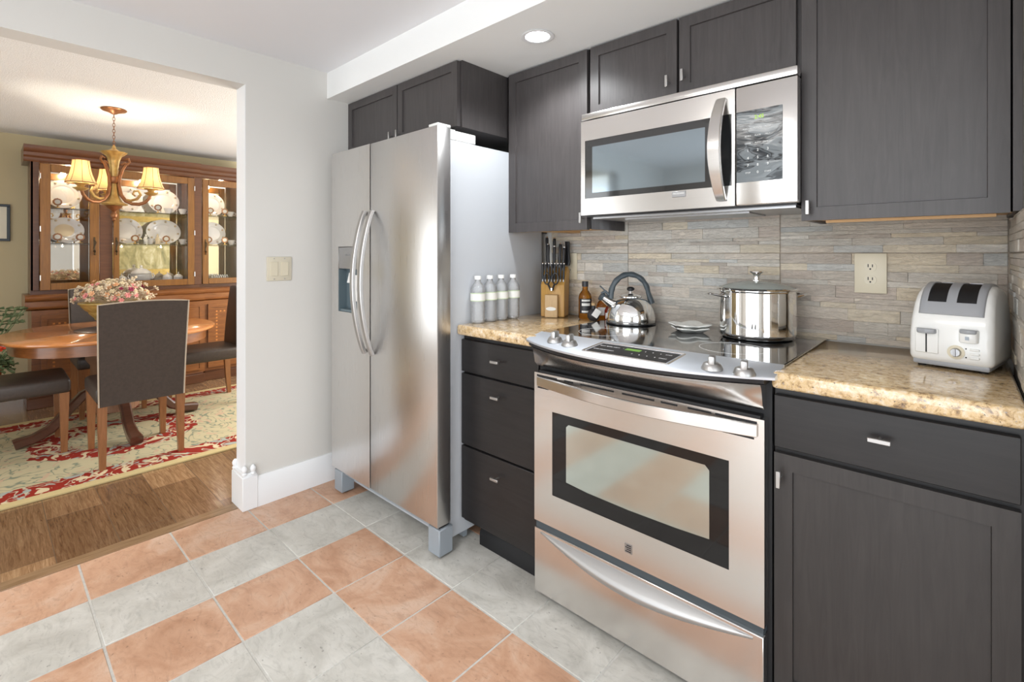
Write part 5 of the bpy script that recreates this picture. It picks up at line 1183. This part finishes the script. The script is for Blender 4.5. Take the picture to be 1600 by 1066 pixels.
# framed picture on the far wall, painting opposite the hutch (seen in its mirror)
t = thing('picture_frame', 'small dark framed picture on the tan wall left of the hutch', 'picture', (-5.858, 0.0, 1.485))
mb = MB()
for a, b, z0, z1 in ((-0.20, 0.158, 1.618, 1.638), (-0.20, 0.158, 1.332, 1.352), (-0.20, -0.18, 1.352, 1.618), (0.138, 0.158, 1.352, 1.618)): mb.box(-5.859, -5.840, a, b, z0, z1, 0.002, 1)
mb.build('frame', 'frame_dark', t)
mb = MB(); mb.box(-5.858, -5.850, -0.18, 0.138, 1.352, 1.618); mb.build('print', 'paper', t)
t = thing('painting', 'gold-framed landscape painting reflected in the back of the hutch', 'painting', (-2.66, 1.75, 1.35))
mb = MB(); mb.box(-2.660, -2.645, 1.30, 2.20, 0.98, 1.72); mb.build('canvas', 'painting', t)
mb = MB()
for a, b, z0, z1 in ((1.20, 2.30, 1.70, 1.80), (1.20, 2.30, 0.90, 1.0), (1.20, 1.30, 1.0, 1.70), (2.20, 2.30, 1.0, 1.70)): mb.box(-2.685, -2.645, a, b, z0, z1, 0.01, 2)
mb.build('frame', 'gold_bowl', t)

# plants at the far left
t = thing('plant_stand', 'low wooden stand under the potted plant beside the hutch', 'stand', (-5.05, 0.03, 0))
mb = MB(); mb.lathe([(0, 0.275), (0.12, 0.275), (0.12, 0.295), (0, 0.295)], (-5.12, 0.02, 0), 32); mb.build('stand_top', 'cherry', t)
for a in (30, 150, 270):
    mb = MB(); x, y = -5.12+0.09*math.cos(math.radians(a)), 0.02+0.09*math.sin(math.radians(a)); mb.cyl((x, y, 0.0), (x, y, 0.275), 0.012, 0.016, 10); mb.build('leg', 'cherry', t)
t = thing('potted_geranium', 'potted plant with red flowers and green leaves left of the hutch', 'plant', (-5.12, 0.02, 0.296))
mb = MB(); mb.lathe([(0, 0), (0.065, 0), (0.085, 0.115), (0.093, 0.117), (0.093, 0.14), (0.082, 0.14), (0.078, 0.12), (0, 0.12)], (-5.12, 0.02, 0.296), 32); mb.build('pot', 'terracotta_pot', t)
mb = MB(); r3 = random.Random(5)
def leaf(mb, c, d, s):
    q = d.to_track_quat('X', 'Z').to_matrix().to_4x4(); M_ = Matrix.Translation(c) @ q; rows = []
    for u in (0, 0.3, 0.6, 0.85, 1.0):
        w = math.sin(PI*min(1, u*0.95+0.03))*0.42*s; rows.append([M_ @ Vector((u*s, -w, 0.10*s*u*u)), M_ @ Vector((u*s, 0, -0.05*s-0.25*s*u*u)), M_ @ Vector((u*s, w, 0.10*s*u*u))])
    mb.grid(rows)
C0 = Vector((-5.12, 0.02, 0.43))
for k in range(230):
    a, e, L_ = r3.uniform(0, 2*PI), r3.uniform(-0.35, 0.8), r3.uniform(0.03, 0.13); d = Vector((math.cos(a)*math.cos(e), math.sin(a)*math.cos(e), math.sin(e)))
    leaf(mb, C0+d*L_, (d+Vector([r3.uniform(-0.5, 0.5) for _ in range(3)])).normalized(), r3.uniform(0.035, 0.06))
tag(mb.build('foliage', 'leaf', t), kind='stuff')
mb = MB()
for k in range(60):
    c = Vector((-5.02, 0.085, 0.56)) if k % 2 else Vector((-5.06, 0.03, 0.60)); c = c+Vector([r3.uniform(-0.022, 0.022) for _ in range(3)]); mb.sphere(c, 0.009, u=6, v=4)
tag(mb.build('flower_heads', 'petal_red', t), kind='stuff')
mb = MB(); mb.tube([(-5.12, 0.02, 0.42), (-5.06, 0.05, 0.5), (-5.02, 0.085, 0.56)], 0.003, 5); mb.tube([(-5.12, 0.02, 0.42), (-5.10, 0.03, 0.5), (-5.06, 0.03, 0.60)], 0.003, 5)
for k in range(9):
    a = 0.5+k*0.3; p = Vector((-5.30, 0.02, 0.45)); pts = [p+Vector((0.02*j*math.cos(a), 0.03*j*math.sin(a), 0.05*j)) for j in range(8)]; mb.tube(pts, 0.003, 5)
    for j in range(2, 8): leaf(mb, pts[j], Vector((math.cos(a+j*2.4), math.sin(a+j*2.4), 0.3)).normalized(), 0.06)
mb.build('stems', 'leaf', t)
